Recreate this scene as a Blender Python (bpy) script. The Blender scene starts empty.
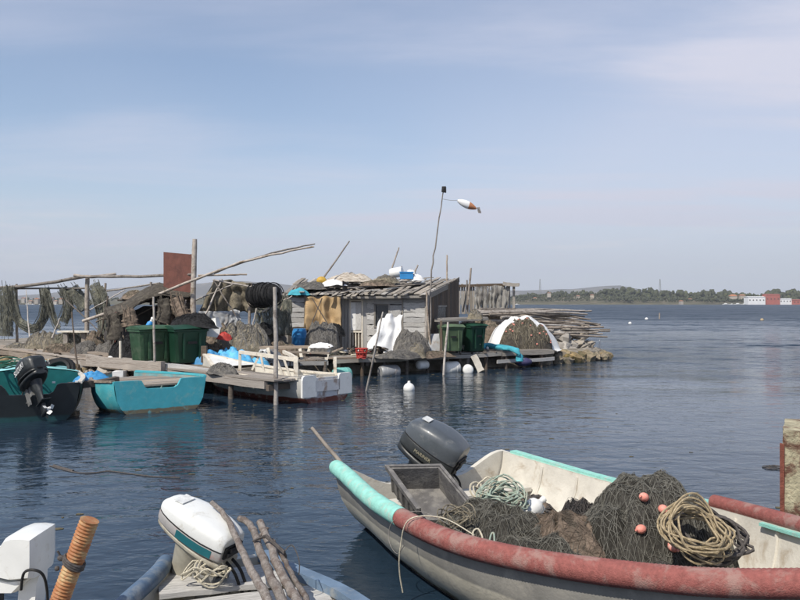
import bpy, math, random
from mathutils import Vector, Matrix, noise
R = math.radians
random.seed(7)
SC = bpy.context.scene
COL = SC.collection

# ------------------------------------------------------------------ camera
F, HY, H = 785.0, 303.0, 2.5          # focal length in photo pixels, horizon row, eye height above the water
cam = bpy.data.cameras.new('camera'); camo = bpy.data.objects.new('camera', cam); COL.objects.link(camo)
camo.location = (0, 0, H); camo.rotation_euler = (R(90), 0, 0)
cam.sensor_width = 36; cam.lens = F / 800 * 36; cam.shift_y = (HY - 300) / 800
cam.clip_start = .05; cam.clip_end = 30000
SC.camera = camo

# ------------------------------------------------------------------ sky and sun
SUN = Vector((-.60, -.80, 0)).normalized(); ELEV = R(50)
w = bpy.data.worlds.new('World'); SC.world = w; w.use_nodes = True
nt = w.node_tree; nt.nodes.clear()
def nd(nt, t, **k):
    n = nt.nodes.new(t)
    for a, b in k.items():
        if a.startswith('i_'): n.inputs[a[2:]].default_value = b
        else: setattr(n, a, b)
    return n
def lk(nt, a, b): nt.links.new(a, b)
sky = nd(nt, 'ShaderNodeTexSky', sky_type='NISHITA', sun_disc=False, sun_elevation=ELEV,
         sun_rotation=math.atan2(SUN.x, SUN.y) % (2 * math.pi), altitude=0, air_density=1.0, dust_density=.7, ozone_density=2.5)
tc = nd(nt, 'ShaderNodeTexCoord'); sep = nd(nt, 'ShaderNodeSeparateXYZ'); lk(nt, tc.outputs['Generated'], sep.inputs[0])
mx = nd(nt, 'ShaderNodeMath', operation='MAXIMUM'); lk(nt, sep.outputs['Z'], mx.inputs[0]); mx.inputs[1].default_value = 0
ad = nd(nt, 'ShaderNodeMath', operation='ADD'); lk(nt, mx.outputs[0], ad.inputs[0]); ad.inputs[1].default_value = .09
dx = nd(nt, 'ShaderNodeMath', operation='DIVIDE'); lk(nt, sep.outputs['X'], dx.inputs[0]); lk(nt, ad.outputs[0], dx.inputs[1])
dy = nd(nt, 'ShaderNodeMath', operation='DIVIDE'); lk(nt, sep.outputs['Y'], dy.inputs[0]); lk(nt, ad.outputs[0], dy.inputs[1])
cb = nd(nt, 'ShaderNodeCombineXYZ'); lk(nt, dx.outputs[0], cb.inputs[0]); lk(nt, dy.outputs[0], cb.inputs[1])
mp = nd(nt, 'ShaderNodeMapping'); lk(nt, cb.outputs[0], mp.inputs[0])
mp.inputs['Rotation'].default_value = (0, 0, R(62)); mp.inputs['Scale'].default_value = (.24, .9, 1); mp.inputs['Location'].default_value = (3.1, 1.7, 0)
c1 = nd(nt, 'ShaderNodeTexNoise', i_Scale=1.0, i_Detail=9.0, i_Roughness=.55, i_Distortion=.35); lk(nt, mp.outputs[0], c1.inputs['Vector'])
mp2 = nd(nt, 'ShaderNodeMapping'); lk(nt, cb.outputs[0], mp2.inputs[0]); mp2.inputs['Scale'].default_value = (.20, .10, 1); mp2.inputs['Location'].default_value = (4.4, 2.2, 0)
c2 = nd(nt, 'ShaderNodeTexNoise', i_Scale=1.0, i_Detail=3.0); lk(nt, mp2.outputs[0], c2.inputs['Vector'])
r1 = nd(nt, 'ShaderNodeMapRange', interpolation_type='SMOOTHSTEP'); lk(nt, c1.outputs['Fac'], r1.inputs['Value']); r1.inputs['From Min'].default_value = .46; r1.inputs['From Max'].default_value = .68
r2 = nd(nt, 'ShaderNodeMapRange', interpolation_type='SMOOTHSTEP'); lk(nt, c2.outputs['Fac'], r2.inputs['Value']); r2.inputs['From Min'].default_value = .32; r2.inputs['From Max'].default_value = .58
m0 = nd(nt, 'ShaderNodeMath', operation='ADD', use_clamp=True); lk(nt, r2.outputs[0], m0.inputs[0]); m0.inputs[1].default_value = .35
m1 = nd(nt, 'ShaderNodeMath', operation='MULTIPLY'); lk(nt, r1.outputs[0], m1.inputs[0]); lk(nt, m0.outputs[0], m1.inputs[1])
m2 = nd(nt, 'ShaderNodeMath', operation='MULTIPLY_ADD'); lk(nt, m1.outputs[0], m2.inputs[0]); m2.inputs[1].default_value = .70; 
m3 = nd(nt, 'ShaderNodeMath', operation='MULTIPLY'); lk(nt, r2.outputs[0], m3.inputs[0]); m3.inputs[1].default_value = .55; m4 = nd(nt, 'ShaderNodeMath', operation='ADD'); lk(nt, m3.outputs[0], m4.inputs[0]); m4.inputs[1].default_value = .06; lk(nt, m4.outputs[0], m2.inputs[2])
mix = nd(nt, 'ShaderNodeMix', data_type='RGBA'); lk(nt, m2.outputs[0], mix.inputs['Factor'])
lk(nt, sky.outputs[0], mix.inputs['A']); mix.inputs['B'].default_value = (4.95, 5.05, 6.0, 1)
mpl = nd(nt, 'ShaderNodeMapping'); lk(nt, tc.outputs['Generated'], mpl.inputs[0]); mpl.inputs['Scale'].default_value = (5, 5, 42); mpl.inputs['Location'].default_value = (2.3, 0, .4)
cl = nd(nt, 'ShaderNodeTexNoise', i_Scale=1.0, i_Detail=6.0, i_Roughness=.55); lk(nt, mpl.outputs[0], cl.inputs['Vector'])
rl_ = nd(nt, 'ShaderNodeMapRange', interpolation_type='SMOOTHSTEP'); lk(nt, cl.outputs['Fac'], rl_.inputs['Value']); rl_.inputs['From Min'].default_value = .57; rl_.inputs['From Max'].default_value = .72; rl_.inputs['To Max'].default_value = .55
zl = nd(nt, 'ShaderNodeMapRange', interpolation_type='SMOOTHSTEP'); lk(nt, sep.outputs['Z'], zl.inputs['Value']); zl.inputs['From Min'].default_value = .17; zl.inputs['From Max'].default_value = .06
mcl = nd(nt, 'ShaderNodeMath', operation='MULTIPLY'); lk(nt, rl_.outputs[0], mcl.inputs[0]); lk(nt, zl.outputs[0], mcl.inputs[1])
hzr = nd(nt, 'ShaderNodeMapRange', interpolation_type='SMOOTHERSTEP'); lk(nt, sep.outputs['Z'], hzr.inputs['Value'])       # pale moist air low over the lagoon, all round
for k_, v_ in (('From Min', -.02), ('From Max', .20), ('To Min', .80), ('To Max', 0)): hzr.inputs[k_].default_value = v_
mixh = nd(nt, 'ShaderNodeMix', data_type='RGBA'); lk(nt, hzr.outputs[0], mixh.inputs['Factor']); lk(nt, mix.outputs['Result'], mixh.inputs['A']); mixh.inputs['B'].default_value = (4.15, 4.45, 5.4, 1)
bg = nd(nt, 'ShaderNodeBackground'); bg.inputs['Strength'].default_value = .14; mixl = nd(nt, 'ShaderNodeMix', data_type='RGBA'); lk(nt, mcl.outputs[0], mixl.inputs['Factor']); lk(nt, mixh.outputs['Result'], mixl.inputs['A']); mixl.inputs['B'].default_value = (5.3, 5.3, 5.8, 1)
lk(nt, mixl.outputs['Result'], bg.inputs[0])
ow = nd(nt, 'ShaderNodeOutputWorld'); lk(nt, bg.outputs[0], ow.inputs[0])

sl = bpy.data.lights.new('sun', 'SUN'); slo = bpy.data.objects.new('sun', sl); COL.objects.link(slo)
sl.energy = 4.8; sl.angle = R(.55); sl.color = (1, .935, .83)
sd = Vector((SUN.x * math.cos(ELEV), SUN.y * math.cos(ELEV), math.sin(ELEV)))
slo.rotation_euler = sd.to_track_quat('Z', 'Y').to_euler()
SC.view_settings.view_transform = 'Standard'; SC.view_settings.look = 'None'; SC.view_settings.gamma = 1
SC.view_settings.exposure = 0.0; SC.view_settings.use_curve_mapping = False
SC.cycles.use_denoising = True; SC.cycles.max_bounces = 8; SC.cycles.volume_bounces = 0
SC.cycles.caustics_reflective = False; SC.cycles.caustics_refractive = False
SC.cycles.transparent_max_bounces = 16

# ------------------------------------------------------------------ helpers
def at(px, py, d): return Vector(((px - 400) / F * d, d, H - (py - HY) / F * d))
def gd(px, py, z=0.0): return at(px, py, (H - z) * F / (py - HY))
def V(*a): return Vector(a)
def lerp(a, b, t): return a + (b - a) * t
def spline(pts, n):
    pts = [Vector(p) for p in pts]; out = []; m = len(pts)
    if m < 3: return [lerp(pts[0], pts[-1], i / (n - 1)) for i in range(n)]
    for i in range(n):
        u = i / (n - 1) * (m - 1); k = min(int(u), m - 2); t = u - k
        p0, p1, p2, p3 = pts[max(k - 1, 0)], pts[k], pts[k + 1], pts[min(k + 2, m - 1)]
        out.append(.5 * (2 * p1 + (p2 - p0) * t + (2 * p0 - 5 * p1 + 4 * p2 - p3) * t * t + (3 * p1 - p0 - 3 * p2 + p3) * t ** 3))
    return out
def fbm(p, oct=4, f=1.0, g=.5):
    a, s = 1.0, 0.0; p = Vector(p) * f
    for _ in range(oct):
        s += a * noise.noise(p); p = p * 2.03 + V(3.1, 1.7, 5.3); a *= g
    return s

class MB:
    def __init__(s): s.v = []; s.f = []; s.m = []
    def add(s, vs, fs, mi=0):
        o = len(s.v); s.v += [Vector(v) for v in vs]; s.f += [tuple(i + o for i in f) for f in fs]; s.m += [mi] * len(fs); return s
    def box(s, c, size, M=None, mi=0, taper=1.0, jit=0):
        hx, hy, hz = size[0] / 2, size[1] / 2, size[2] / 2
        vs = []
        for z in (-1, 1):
            k = 1 if z > 0 else taper
            for x, y in ((-1, -1), (1, -1), (1, 1), (-1, 1)):
                p = V(x * hx * k, y * hy * k, z * hz)
                if jit: p += V(random.uniform(-jit, jit), random.uniform(-jit, jit), random.uniform(-jit, jit))
                if M is not None: p = M @ p
                vs.append(p + Vector(c))
        return s.add(vs, [(3, 2, 1, 0), (4, 5, 6, 7), (0, 1, 5, 4), (1, 2, 6, 5), (2, 3, 7, 6), (3, 0, 4, 7)], mi)
    def tube(s, pts, r, n=8, caps=True, mi=0, closed=False):
        pts = [Vector(p) for p in pts]; m = len(pts); rs = r if isinstance(r, (list, tuple)) else [r] * m
        prev = None; vs = []
        for i, p in enumerate(pts):
            if closed: t = pts[(i + 1) % m] - pts[i - 1]
            else: t = pts[min(i + 1, m - 1)] - pts[max(i - 1, 0)]
            if t.length < 1e-9: t = V(0, 0, 1)
            t.normalize()
            if prev is None:
                a = V(0, 0, 1) if abs(t.z) < .9 else V(1, 0, 0)
                u = t.cross(a).normalized()
            else:
                u = (prev - t * prev.dot(t))
                u = u.normalized() if u.length > 1e-6 else t.orthogonal().normalized()
            prev = u; q = t.cross(u)
            for k in range(n):
                a = 2 * math.pi * k / n; vs.append(p + (u * math.cos(a) + q * math.sin(a)) * rs[i])
        fs = []
        for i in range(m if closed else m - 1):
            j = (i + 1) % m
            for k in range(n):
                k2 = (k + 1) % n; fs.append((i * n + k, i * n + k2, j * n + k2, j * n + k))
        if caps and not closed: fs += [tuple(range(n - 1, -1, -1)), tuple(range((m - 1) * n, m * n))]
        return s.add(vs, fs, mi)
    def lathe(s, prof, n=16, M=None, mi=0):
        vs = []; M = M or Matrix()
        for r, z in prof:
            for k in range(n):
                a = 2 * math.pi * k / n; vs.append(M @ V(r * math.cos(a), r * math.sin(a), z))
        fs = [(i * n + k, i * n + (k + 1) % n, (i + 1) * n + (k + 1) % n, (i + 1) * n + k) for i in range(len(prof) - 1) for k in range(n)]
        fs += [tuple(range(n - 1, -1, -1)), tuple(range((len(prof) - 1) * n, len(prof) * n))]
        return s.add(vs, fs, mi)
    def grid(s, rows, mi=0, closeu=False, flip=False):
        n = len(rows[0]); vs = [p for r in rows for p in r]; fs = []
        for i in range(len(rows) - 1):
            for k in range(n if closeu else n - 1):
                k2 = (k + 1) % n; q = (i * n + k, i * n + k2, (i + 1) * n + k2, (i + 1) * n + k)
                fs.append(q[::-1] if flip else q)
        return s.add(vs, fs, mi)
    def prism(s, poly, z0, z1, mi=0):
        n = len(poly); vs = [V(p[0], p[1], z0) for p in poly] + [V(p[0], p[1], z1) for p in poly]
        return s.add(vs, [tuple(range(n - 1, -1, -1)), tuple(range(n, 2 * n))] + [(i, (i + 1) % n, n + (i + 1) % n, n + i) for i in range(n)], mi)
    def ball(s, c, r, n=12, m=8, M=None, mi=0):
        rr = r if isinstance(r, (tuple, list)) else (r, r, r); rows = []
        for i in range(m + 1):
            a = -math.pi / 2 + math.pi * i / m; row = []
            for k in range(n):
                b = 2 * math.pi * k / n; ca = max(math.cos(a), .001)
                p = V(rr[0] * ca * math.cos(b), rr[1] * ca * math.sin(b), rr[2] * math.sin(a))
                row.append((M @ p if M is not None else p) + Vector(c))
            rows.append(row)
        return s.grid(rows, mi, closeu=True)
    def xf(s, M): s.v = [M @ v for v in s.v]; return s
    def mesh(s, name, mats, smooth=None):
        me = bpy.data.meshes.new(name); me.from_pydata([tuple(v) for v in s.v], [], s.f); 
        for m in (mats if isinstance(mats, (list, tuple)) else [mats]): me.materials.append(m)
        if isinstance(mats, (list, tuple)): me.polygons.foreach_set('material_index', s.m)
        if smooth is not None:
            me.polygons.foreach_set('use_smooth', [True] * len(me.polygons))
            if smooth < 180: me.set_sharp_from_angle(angle=R(smooth))
        me.update(); return me
def pw(o):
    M = o.matrix_basis.copy()
    return (pw(o.parent) @ o.matrix_parent_inverse @ M) if o.parent else M
def link(name, me, parent=None, M=None):
    o = bpy.data.objects.new(name, me); COL.objects.link(o)
    if M is not None: o.matrix_basis = M
    if parent is not None:
        o.parent = parent; o.matrix_parent_inverse = pw(parent).inverted()
    return o
def tag(o, label, cat, group=None):
    o['label'] = label; o['category'] = cat
    if group: o['group'] = group
    return o
def obj(name, mb, mat, parent=None, smooth=None, label=None):
    o = link(name, mb.mesh(name, mat, smooth), parent)
    if label: o['label'] = label
    return o
def single(name, mb, mat, label, cat, smooth=None, group=None): return tag(obj(name, mb, mat, None, smooth), label, cat, group)
def struct(name, mb, mat, smooth=None):
    o = obj(name, mb, mat, None, smooth); o['kind'] = 'structure'; return o
def thing(name, label, cat, loc, group=None, rz=0):
    o = bpy.data.objects.new(name, None); COL.objects.link(o); o.empty_display_size = .2
    o.location = loc; o.rotation_euler = (0, 0, rz); o.matrix_basis = Matrix.Translation(loc) @ Matrix.Rotation(rz, 4, 'Z')
    return tag(o, label, cat, group)
def dup(root, loc, rz, label, group=None):
    r = root.copy(); COL.objects.link(r); r.matrix_basis = Matrix.Translation(loc) @ Matrix.Rotation(rz, 4, 'Z'); r['label'] = label
    if group: r['group'] = group
    elif 'group' in r: del r['group']
    for ch in list(root.children):
        c = ch.copy(); COL.objects.link(c); c.parent = r
        for g in list(ch.children):
            d = g.copy(); COL.objects.link(d); d.parent = c
    return r
def frame(x, up, loc):
    x = Vector(x).normalized(); z = Vector(up) - x * Vector(up).dot(x); z.normalize(); y = z.cross(x)
    M = Matrix((x, y, z)).transposed().to_4x4(); M.translation = Vector(loc); return M

# ------------------------------------------------------------------ materials
def mat(name, col, var=.25, rough=.8, scale=4.0, bump=.25, bscale=45.0, metal=0.0, spec=.3, col2=None, amt=.5, s2=1.2, stretch=(1, 1, 1),
        rand=0.0, coord='pos', alpha=None, bands=None, coat=0.0):
    m = bpy.data.materials.new(name); m.use_nodes = True; t = m.node_tree; b = t.nodes['Principled BSDF']
    if coord == 'pos': g = nd(t, 'ShaderNodeNewGeometry'); co = g.outputs['Position']
    else: g = nd(t, 'ShaderNodeTexCoord'); co = g.outputs['Object']
    mp = nd(t, 'ShaderNodeMapping'); lk(t, co, mp.inputs[0]); mp.inputs['Scale'].default_value = stretch
    oi = nd(t, 'ShaderNodeObjectInfo')
    if coord != 'pos':
        mu = nd(t, 'ShaderNodeMath', operation='MULTIPLY'); lk(t, oi.outputs['Random'], mu.inputs[0]); mu.inputs[1].default_value = 37.0
        lk(t, mu.outputs[0], mp.inputs['Location'])
    n1 = nd(t, 'ShaderNodeTexNoise', i_Scale=scale, i_Detail=7.0, i_Roughness=.62); lk(t, mp.outputs[0], n1.inputs['Vector'])
    r = nd(t, 'ShaderNodeMapRange'); lk(t, n1.outputs['Fac'], r.inputs['Value']); r.inputs['From Min'].default_value = .3; r.inputs['From Max'].default_value = .7
    mx = nd(t, 'ShaderNodeMix', data_type='RGBA'); lk(t, r.outputs[0], mx.inputs['Factor'])
    mx.inputs['A'].default_value = (*[c * (1 - var) for c in col], 1); mx.inputs['B'].default_value = (*[min(1, c * (1 + var)) for c in col], 1)
    out = mx.outputs['Result']
    if bands:                       # paint bands by height: list of (z, colour) from the top down, edges a little uneven
        sp = nd(t, 'ShaderNodeSeparateXYZ'); lk(t, g.outputs['Position'], sp.inputs[0])
        nb = nd(t, 'ShaderNodeTexNoise', i_Scale=5.0, i_Detail=6.0); lk(t, g.outputs['Position'], nb.inputs['Vector'])
        for z, c, soft, wob in bands:
            a1 = nd(t, 'ShaderNodeMath', operation='MULTIPLY_ADD'); lk(t, nb.outputs['Fac'], a1.inputs[0]); a1.inputs[1].default_value = wob; lk(t, sp.outputs['Z'], a1.inputs[2])
            rr = nd(t, 'ShaderNodeMapRange', interpolation_type='SMOOTHSTEP'); lk(t, a1.outputs[0], rr.inputs['Value'])
            rr.inputs['From Min'].default_value = z + wob * .5 - soft; rr.inputs['From Max'].default_value = z + wob * .5 + soft; rr.inputs['To Min'].default_value = 1; rr.inputs['To Max'].default_value = 0
            mb_ = nd(t, 'ShaderNodeMix', data_type='RGBA'); lk(t, rr.outputs[0], mb_.inputs['Factor']); lk(t, out, mb_.inputs['A'])
            mv = nd(t, 'ShaderNodeMix', data_type='RGBA'); lk(t, r.outputs[0], mv.inputs['Factor'])
            mv.inputs['A'].default_value = (*[x * (1 - var) for x in c], 1); mv.inputs['B'].default_value = (*[min(1, x * (1 + var)) for x in c], 1)
            lk(t, mv.outputs['Result'], mb_.inputs['B']); out = mb_.outputs['Result']
    if col2:
        n2 = nd(t, 'ShaderNodeTexNoise', i_Scale=s2, i_Detail=8.0, i_Roughness=.68, i_Distortion=.4); lk(t, mp.outputs[0], n2.inputs['Vector'])
        r2 = nd(t, 'ShaderNodeMapRange', interpolation_type='SMOOTHSTEP'); lk(t, n2.outputs['Fac'], r2.inputs['Value'])
        th = .72 - .44 * amt; r2.inputs['From Min'].default_value = th - .07; r2.inputs['From Max'].default_value = th + .09
        m2 = nd(t, 'ShaderNodeMix', data_type='RGBA'); lk(t, r2.outputs[0], m2.inputs['Factor']); lk(t, out, m2.inputs['A']); m2.inputs['B'].default_value = (*col2, 1)
        out = m2.outputs['Result']
    if rand:
        hv = nd(t, 'ShaderNodeHueSaturation'); lk(t, out, hv.inputs['Color'])
        rr = nd(t, 'ShaderNodeMapRange'); lk(t, oi.outputs['Random'], rr.inputs['Value']); rr.inputs['To Min'].default_value = 1 - rand; rr.inputs['To Max'].default_value = 1 + rand
        lk(t, rr.outputs[0], hv.inputs['Value'])
        mm = nd(t, 'ShaderNodeMath', operation='MULTIPLY'); lk(t, oi.outputs['Random'], mm.inputs[0]); mm.inputs[1].default_value = 7.13
        fr = nd(t, 'ShaderNodeMath', operation='FRACT'); lk(t, mm.outputs[0], fr.inputs[0])
        rs = nd(t, 'ShaderNodeMapRange'); lk(t, fr.outputs[0], rs.inputs['Value']); rs.inputs['To Min'].default_value = .6; rs.inputs['To Max'].default_value = 1.25
        lk(t, rs.outputs[0], hv.inputs['Saturation']); out = hv.outputs['Color']
    lk(t, out, b.inputs['Base Color'])
    b.inputs['Metallic'].default_value = metal; b.inputs['Specular IOR Level'].default_value = spec; b.inputs['Coat Weight'].default_value = coat
    rg = nd(t, 'ShaderNodeMapRange'); lk(t, n1.outputs['Fac'], rg.inputs['Value']); rg.inputs['To Min'].default_value = max(.03, rough - .15); rg.inputs['To Max'].default_value = min(1, rough + .15)
    lk(t, rg.outputs[0], b.inputs['Roughness'])
    if bump:
        nb2 = nd(t, 'ShaderNodeTexNoise', i_Scale=bscale, i_Detail=5.0, i_Roughness=.6); lk(t, mp.outputs[0], nb2.inputs['Vector'])
        bp = nd(t, 'ShaderNodeBump', i_Strength=bump); bp.inputs['Distance'].default_value = .02; lk(t, nb2.outputs['Fac'], bp.inputs['Height']); lk(t, bp.outputs[0], b.inputs['Normal'])
    if alpha:                       # holes of netting
        na = nd(t, 'ShaderNodeTexNoise', i_Scale=alpha[1], i_Detail=5.0, i_Roughness=.7); lk(t, mp.outputs[0], na.inputs['Vector'])
        ra = nd(t, 'ShaderNodeMapRange'); lk(t, na.outputs['Fac'], ra.inputs['Value']); ra.inputs['From Min'].default_value = alpha[0] - .08; ra.inputs['From Max'].default_value = alpha[0] + .08
        lk(t, ra.outputs[0], b.inputs['Alpha'])
    return m
WST = (1.2, 9, 9)                   # grain along a plank's own length
T = {}
T['wood_grey'] = mat('weathered_wood', (.31, .285, .25), .4, .9, 3, .6, 14, stretch=WST, coord='obj', rand=.35, col2=(.13, .115, .10), amt=.35, s2=2)
T['wood_pale'] = mat('pale_boards', (.47, .46, .44), .32, .9, 3, .4, 14, stretch=WST, coord='obj', rand=.22, col2=(.20, .19, .18), amt=.3, s2=2)
T['wood_roof'] = mat('roof_boards', (.36, .33, .29), .35, .9, 3, .5, 14, stretch=WST, coord='obj', rand=.4, col2=(.17, .14, .11), amt=.4, s2=2)
T['wood_deck'] = mat('deck_wood', (.33, .28, .23), .3, .9, 3, .5, 14, stretch=WST, coord='obj', rand=.3, col2=(.15, .11, .08), amt=.35, s2=2)
T['wood_dark'] = mat('dark_wood', (.12, .095, .075), .35, .9, 3, .5, 14, stretch=WST, coord='obj', rand=.3)
T['pole'] = mat('bare_pole_wood', (.30, .26, .22), .35, .85, 6, .6, 30, rand=.35, col2=(.14, .11, .09), amt=.35, s2=3)
T['pole_light'] = mat('silver_pole_wood', (.42, .38, .34), .3, .85, 6, .6, 30, rand=.2, col2=(.22, .18, .14), amt=.35, s2=3)
T['branch'] = mat('driftwood_bark', (.24, .20, .17), .35, .9, 40, 1.0, 110, rand=.3, col2=(.15, .105, .08), amt=.42, s2=14)
T['white_wood'] = mat('chipped_white_paint_wood', (.66, .61, .52), .15, .7, 5, .3, 30, col2=(.30, .23, .16), amt=.25, s2=6)
T['net_grey'] = mat('grey_netting', (.11, .105, .10), .5, .95, 14, 1.0, 60, spec=.15, col2=(.20, .185, .16), amt=.4, s2=5)
T['net_green'] = mat('green_netting', (.115, .118, .100), .45, .95, 10, 1.0, 50, spec=.15, stretch=(1, 1, .25), col2=(.22, .215, .165), amt=.4, s2=5, alpha=(.44, 24))
T['net_beige'] = mat('beige_netting', (.25, .22, .165), .45, .95, 10, 1.0, 45, spec=.15, col2=(.13, .115, .085), amt=.45, s2=5)
T['net_brown'] = mat('brown_netting', (.20, .155, .12), .5, .95, 10, 1.0, 45, spec=.15, col2=(.09, .075, .06), amt=.45, s2=6)
T['net_pale'] = mat('bleached_netting', (.27, .26, .24), .35, .95, 8, .8, 40, spec=.15, stretch=(1, 1, .15), col2=(.15, .14, .13), amt=.4, s2=4, alpha=(.42, 9))
T['net_dark'] = mat('dark_brown_netting', (.075, .066, .055), .45, .95, 10, 1.0, 45, spec=.15, col2=(.14, .125, .10), amt=.35, s2=5)
T['net_black'] = mat('black_netting', (.022, .022, .023), .6, .9, 14, 1.0, 50, spec=.2)
T['net_line'] = mat('net_mesh_twine', (.15, .145, .125), .4, .9, 20, 0)
T['net_fine'] = mat('fine_grey_netting', (.085, .08, .07), .45, .95, 30, 1.0, 170, spec=.12, col2=(.045, .042, .036), amt=.5, s2=4)
T['strand'] = mat('net_twine', (.20, .19, .175), .3, .9, 20, 0)
T['tarp_white'] = mat('white_tarpaulin', (.74, .74, .73), .08, .6, 2, .3, 12, col2=(.5, .49, .46), amt=.2, s2=3)
T['tarp_tan'] = mat('tan_tarpaulin', (.40, .28, .15), .2, .8, 3, .4, 10, col2=(.25, .16, .08), amt=.3, s2=3)
T['tarp_blue'] = mat('blue_tarpaulin', (.05, .24, .48), .3, .55, 3, .4, 12)
T['cloth_turq'] = mat('turquoise_cloth', (.06, .34, .42), .3, .8, 5, .5, 20)
T['cloth_dark'] = mat('dark_panes_and_shade', (.055, .05, .048), .4, .8, 3, .4, 12)
T['rust'] = mat('rusty_sheet', (.155, .066, .052), .2, .85, 3, .3, 30, col2=(.11, .05, .042), amt=.4, s2=1.5)
T['bin_green'] = mat('dark_green_plastic', (.010, .050, .028), .2, .5, 3, .1, 20, spec=.4, coord='obj')
T['bin_mid'] = mat('worn_green_plastic', (.035, .085, .045), .35, .6, 4, .15, 20, spec=.35, coord='obj', col2=(.08, .13, .08), amt=.35, s2=3)
T['bin_pale'] = mat('faded_green_plastic', (.085, .13, .072), .25, .6, 3, .1, 20, spec=.35, coord='obj')
T['black'] = mat('black_rubber', (.015, .015, .016), .3, .6, 8, .15, 60)
T['red'] = mat('red_plastic', (.40, .045, .035), .25, .6, 5, .2, 20)
T['blue_plastic'] = mat('blue_plastic', (.035, .24, .55), .15, .45, 4, .1, 20, spec=.45)
T['white_plastic'] = mat('white_plastic', (.75, .75, .72), .08, .45, 4, .1, 30, spec=.45, col2=(.5, .48, .42), amt=.18, s2=5)
T['yellow'] = mat('yellow_float', (.48, .30, .05), .35, .55, 5, .2, 30)
T['pink'] = mat('pink_float', (.74, .28, .22), .15, .55, 20, .2, 60, col2=(.6, .4, .33), amt=.3, s2=20)
T['rope_beige'] = mat('beige_rope', (.42, .34, .22), .3, .9, 60, .6, 250, col2=(.28, .22, .13), amt=.4, s2=25)
T['rope_pale'] = mat('pale_rope', (.60, .55, .43), .25, .9, 60, .6, 250)
T['rope_green'] = mat('pale_green_rope', (.34, .42, .35), .3, .9, 60, .6, 250, col2=(.45, .42, .33), amt=.4, s2=20)
T['rope_dark'] = mat('dark_rope', (.10, .09, .085), .4, .9, 60, .6, 250)
T['crate_grey'] = mat('grey_plastic_crate', (.125, .12, .118), .3, .8, 8, .4, 40, col2=(.21, .20, .185), amt=.42, s2=6)
T['stone'] = mat('pale_rock', (.35, .315, .27), .2, .9, 2, .6, 12, rand=.2, coord='obj', col2=(.30, .27, .22), amt=.3, s2=2)
T['stone_weed'] = mat('weedy_rock', (.24, .18, .10), .4, .9, 4, .7, 20, rand=.25, coord='obj', col2=(.11, .10, .05), amt=.4, s2=3)
T['metal_grey'] = mat('galvanised_sheet', (.34, .35, .36), .15, .5, 3, .2, 20, metal=.3, col2=(.25, .2, .16), amt=.25)
T['metal_dull'] = mat('dull_aluminium', (.30, .30, .29), .2, .5, 12, .2, 60, metal=.5)
T['mint'] = mat('mint_paint', (.27, .58, .50), .16, .65, 14, .35, 60, col2=(.40, .50, .43), amt=.30, s2=8)
T['hose_red'] = mat('faded_red_hose', (.27, .092, .080), .25, .8, 30, .5, 90, col2=(.32, .19, .165), amt=.40, s2=4.5)
T['hose_orange'] = mat('orange_ribbed_hose', (.34, .14, .055), .3, .55, 8, .3, 60, spec=.35, col2=(.46, .33, .17), amt=.5, s2=7)
T['hull_in'] = mat('boat_inside_cream', (.60, .57, .50), .12, .6, 5, .2, 40, col2=(.40, .34, .26), amt=.30, s2=3)

PLANKS = []
for k in range(5):
    random.seed(50 + k); mb = MB(); rows = []; n = 5
    for i in range(n + 1):
        x = -.5 + i / n; a = random.uniform(-.05, .05); b = random.uniform(-.06, .06); c = random.uniform(-.12, .12)
        if i in (0, n): x += random.uniform(-.012, .012)
        rows.append([V(x, -.5 + b, -.5 + c), V(x, .5 + a, -.5 + c), V(x + random.uniform(-.004, .004), .5 + a, .5 + c), V(x, -.5 + b, .5 + c)])
    mb.grid(rows, closeu=True, flip=True); e = len(mb.v) - 4
    mb.f += [(3, 2, 1, 0)[::-1], (e, e + 1, e + 2, e + 3)[::-1]]; mb.m += [0, 0]
    PLANKS.append(mb)
_pm = {}
def plank(name, p0, p1, wd, th, mkey, parent=None, up=(0, 0, 1), label=None):
    k = random.randrange(5); key = (k, mkey)
    if key not in _pm: _pm[key] = PLANKS[k].mesh('plank', T[mkey])
    p0, p1 = Vector(p0), Vector(p1); x = p1 - p0
    M = frame(x, up, (p0 + p1) / 2) @ Matrix.Diagonal((x.length, wd, th, 1))
    o = link(name, _pm[key], parent, M)
    if label: o['label'] = label
    return o
def pole_mb(pts, r0, r1, n=7, seg=9, crook=.02, mb=None):
    mb = mb or MB(); P = spline(pts, seg); sd_ = random.random() * 100
    for i in range(1, seg - 1): P[i] = P[i] + V(noise.noise((i * .8, sd_, 0)), noise.noise((i * .8, sd_, 5)), noise.noise((i * .8, sd_, 9))) * crook
    rs = [lerp(r0, r1, i / (seg - 1)) * (1 + .10 * noise.noise((i * .9, sd_, 3))) for i in range(seg)]
    return mb.tube(P, rs, n)
def pole(pts, r0, r1, label, name='wooden_pole', cat='pole', m='pole', crook=.02, seg=9, group=None):
    return single(name, pole_mb(pts, r0, r1, 7, seg, crook), T[m], label, cat, 60, group)

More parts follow.
